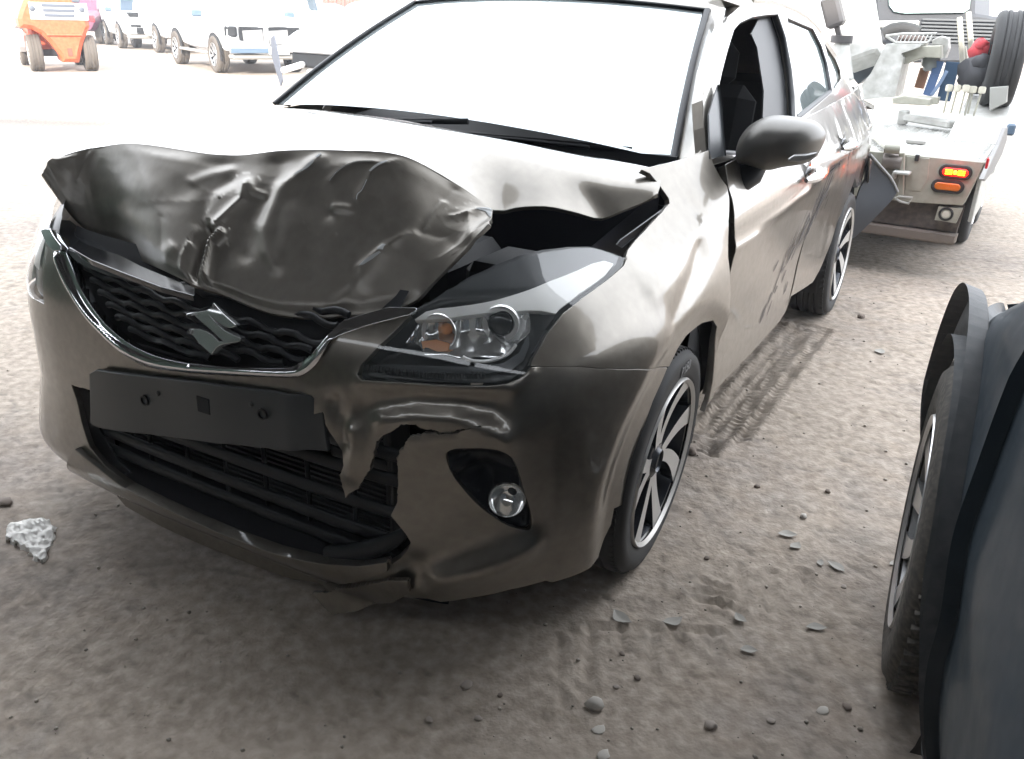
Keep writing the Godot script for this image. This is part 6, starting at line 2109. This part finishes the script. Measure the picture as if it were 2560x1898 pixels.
func build_litter() -> void:
	var tan := grime(mat("stone_tan", Color(0.3, 0.26, 0.22), 0.85), 55, Color(0.24, 0.2, 0.17), Color(0.38, 0.34, 0.3), 8.0, 0.03)
	var pale := mat("stone_pale", Color(0.42, 0.39, 0.35), 0.85)
	var brown := mat("stone_brown", Color(0.19, 0.155, 0.13), 0.9)
	var list := [
		[V3([.199,0,-1.445]), 0.021, 0.75, pale, "smooth egg-shaped pale stone on the dirt in the foreground"],
		[V3([-.077,0,-1.498]), 0.016, 0.4, tan, "flat grey stone chip at the edge of the hatchback's shadow"],
		[V3([-.048,0,-1.404]), 0.012, 0.5, tan, "small grey pebble below the flat stone chip"],
		[V3([-.149,0,-1.397]), 0.012, 0.5, tan, "small pebble left of the egg-shaped stone, in the shade"],
		[V3([.299,0,-1.535]), 0.012, 0.6, brown, "dark round pebble above right of the egg-shaped stone"],
		[V3([.25,0,-1.504]), 0.010, 0.5, tan, "square pebble just above right of the egg-shaped stone"],
		[V3([.273,0,-1.612]), 0.010, 0.6, brown, "tiny dark pebble beside the ladder-like wheel print"],
		[V3([.433,0,-1.395]), 0.015, 0.6, tan, "rounded pebble right of the egg-shaped stone, near the bottom edge"],
		[V3([.687,0,-1.456]), 0.017, 0.4, pale, "flat pale stone in front of the dark car's wheel"],
		[V3([.742,0,-1.466]), 0.012, 0.5, brown, "dark pebble beside the dark car's wheel"],
		[V3([.876,0,-2.241]), 0.013, 0.7, pale, "small white cube-like stone near the reddish stain"],
		[V3([.203,0,-1.382]), 0.017, 0.2, pale, "triangular pale flake below the egg-shaped stone"],
		[V3([.206,0,-1.313]), 0.016, 0.35, pale, "pale chip cut by the bottom edge of the view"],
		[V3([.781,0,-2.413]), 0.012, 0.6, brown, "dark pebble halfway between the hatchback's wheel and the dark car"],
		[V3([.998,0,-2.4]), 0.010, 0.6, brown, "brown pebble left of the dark car's arch"],
		[V3([.565,0,-1.416]), 0.010, 0.5, tan, "tiny pebble at the foot of the dark car's wheel"],
		[V3([.881,0,-1.901]), 0.010, 0.5, tan, "tiny pebble below the curled leaf near the dark car"],
		[V3([.546,0,-2.014]), 0.010, 0.5, brown, "tiny dark pebble beside the hatchback's front tyre"],
		[V3([-.003,0,-1.47]), 0.008, 0.5, brown, "speck of stone in the hatchback's shadow edge"],
		[V3([1.727,0,-4.16]), 0.020, 0.7, brown, "round brown stone alone on the dirt behind the hatchback's rear wheel"],
		[V3([.61,0,-2.62]), 0.022, 0.7, brown, "dark clod of earth touching the hatchback's front tyre"],
		[V3([-1.448,0,-2.166]), 0.026, 0.4, brown, "dark clod at the left edge above the white scrap"],
		[V3([.783,0,-2.413]), 0.010, 0.6, brown, "small dark pebble right of the hatchback's front wheel"],
		[V3([.999,0,-2.397]), 0.009, 0.6, brown, "small dark pebble above the reddish stain"],
	]
	for e in list.slice(2, 7):
		e[1] *= 0.8
	var meshes := [stone_mesh(101, 1.0), stone_mesh(102, 1.0), stone_mesh(103, 1.0)]
	for i in list.size():
		var e: Array = list[i]
		var o := obj("stone", meshes[i % 3], e[3])
		var p := on_ground(e[0][0])
		o.transform = Transform3D(Basis(Vector3.UP, rng.randf() * TAU) * Basis.from_scale(Vector3(e[1], e[1] * e[2], e[1])), p + Vector3(0, e[1] * e[2] * 0.55, 0))
		tag(o, e[4], "stone", "stones lying on the dirt")
	var leaves := [
		[V3([.887,0,-1.988]), 0.055, "grey curled dry leaf, the one nearest the dark car's wheel"],
		[V3([.799,0,-2.137]), 0.055, "crumpled dry leaf above the other leaves beside the reddish stain"],
		[V3([.806,0,-2.088]), 0.042, "narrow dry leaf touching the underside of the crumpled leaf"],
		[V3([.755,0,-1.725]), 0.05, "pale brown leaf lying flat in front of the dark car"],
		[V3([.578,0,-1.749]), 0.04, "small dry leaf under the long groove in the dirt"],
		[V3([.569,0,-1.633]), 0.04, "small pale leaf between the ladder-like print and the dark car"],
		[V3([.408,0,-1.736]), 0.055, "folded grey leaf in the middle of the wheel prints"],
		[V3([.288,0,-1.741]), 0.06, "long grey leaf lying by the edge of the hatchback's shadow"],
		[V3([1.646,0,-3.671]), 0.065, "grey leaf lying behind the hatchback, between it and the dark car"],
		[V3([1.063,0,-2.021]), 0.05, "torn leaf half under the dark car's wheel"],
		[V3([.855,0,-2.004]), 0.03, "thin strip of leaf left of the curled dry leaf"],
	]
	var lm := [leaf_mesh(1), leaf_mesh(2), leaf_mesh(3)]
	var lmat := mat("dry_leaf", Color(0.31, 0.295, 0.265), 0.8)
	for i in leaves.size():
		var e: Array = leaves[i]
		var o := obj("dry_leaf", lm[i % 3], lmat)
		o.transform = Transform3D(Basis(Vector3.UP, rng.randf() * TAU) * Basis.from_scale(Vector3.ONE * e[1]), on_ground(e[0][0]) + Vector3(0, 0.003, 0))
		tag(o, e[2], "leaf", "dry leaves on the dirt")
	# white scrap
	var sc := V3([-1.369,0,-2.036,-1.367,0,-2.065,-1.35,0,-2.073,-1.313,0,-2.082,-1.272,0,-2.073,-1.233,0,-2.012,-1.224,0,-1.99,-1.219,0,-1.959,-1.199,0,-1.904,-1.2,0,-1.887,-1.233,0,-1.911,-1.282,0,-1.954,-1.324,0,-1.975,-1.346,0,-1.987])
	var poly := PackedVector2Array()
	for p in sc:
		poly.append(Vector2(p.x, p.z))
	var crin := FastNoiseLite.new()
	crin.seed = 14
	crin.frequency = 26.0
	var smap := func(p: Vector2) -> Vector3: return Vector3(p.x, 0.016 + 0.011 * crin.get_noise_2d(p.x, p.y) + 0.006 * crin.get_noise_2d(p.x * 0.4, p.y * 0.4), p.y)
	var o2 := obj("white_scrap", patch(poly, [], 0.008, smap, 0.014, 0.0015, 0.0, -1.0), mat("scrap_white", Color(0.72, 0.70, 0.66), 0.9))
	tag(o2, "torn scrap of dirty white plaster or paper on the dirt at left", "scrap")
	# loose grit, too many to count
	var mm := MultiMesh.new()
	mm.transform_format = MultiMesh.TRANSFORM_3D
	mm.use_colors = true
	mm.mesh = stone_mesh(7, 0.6)
	mm.instance_count = 3200
	for i in mm.instance_count:
		var z := -0.5 - pow(rng.randf(), 1.5) * 11.0
		var x := rng.randf_range(-0.62, 0.68) * (-z + 0.6)
		var r := 0.0016 + 0.0055 * pow(rng.randf(), 4.0)
		var p := on_ground(Vector3(x, 0, z))
		mm.set_instance_transform(i, Transform3D(Basis(Vector3.UP, rng.randf() * TAU) * Basis.from_scale(Vector3.ONE * r), p + Vector3(0, r * 0.3, 0)))
		var k := rng.randf_range(0.65, 1.3)
		mm.set_instance_color(i, Color(0.30 * k, 0.265 * k, 0.225 * k))
	var gi := MultiMeshInstance3D.new()
	gi.name = "grit"
	gi.multimesh = mm
	var gm := mat("grit", Color.WHITE, 0.9)
	gm.vertex_color_use_as_albedo = true
	gi.material_override = gm
	gi.set_meta("kind", "stuff")
	tag(gi, "loose grit and pebbles scattered over the dirt", "grit")
	add_child(gi)
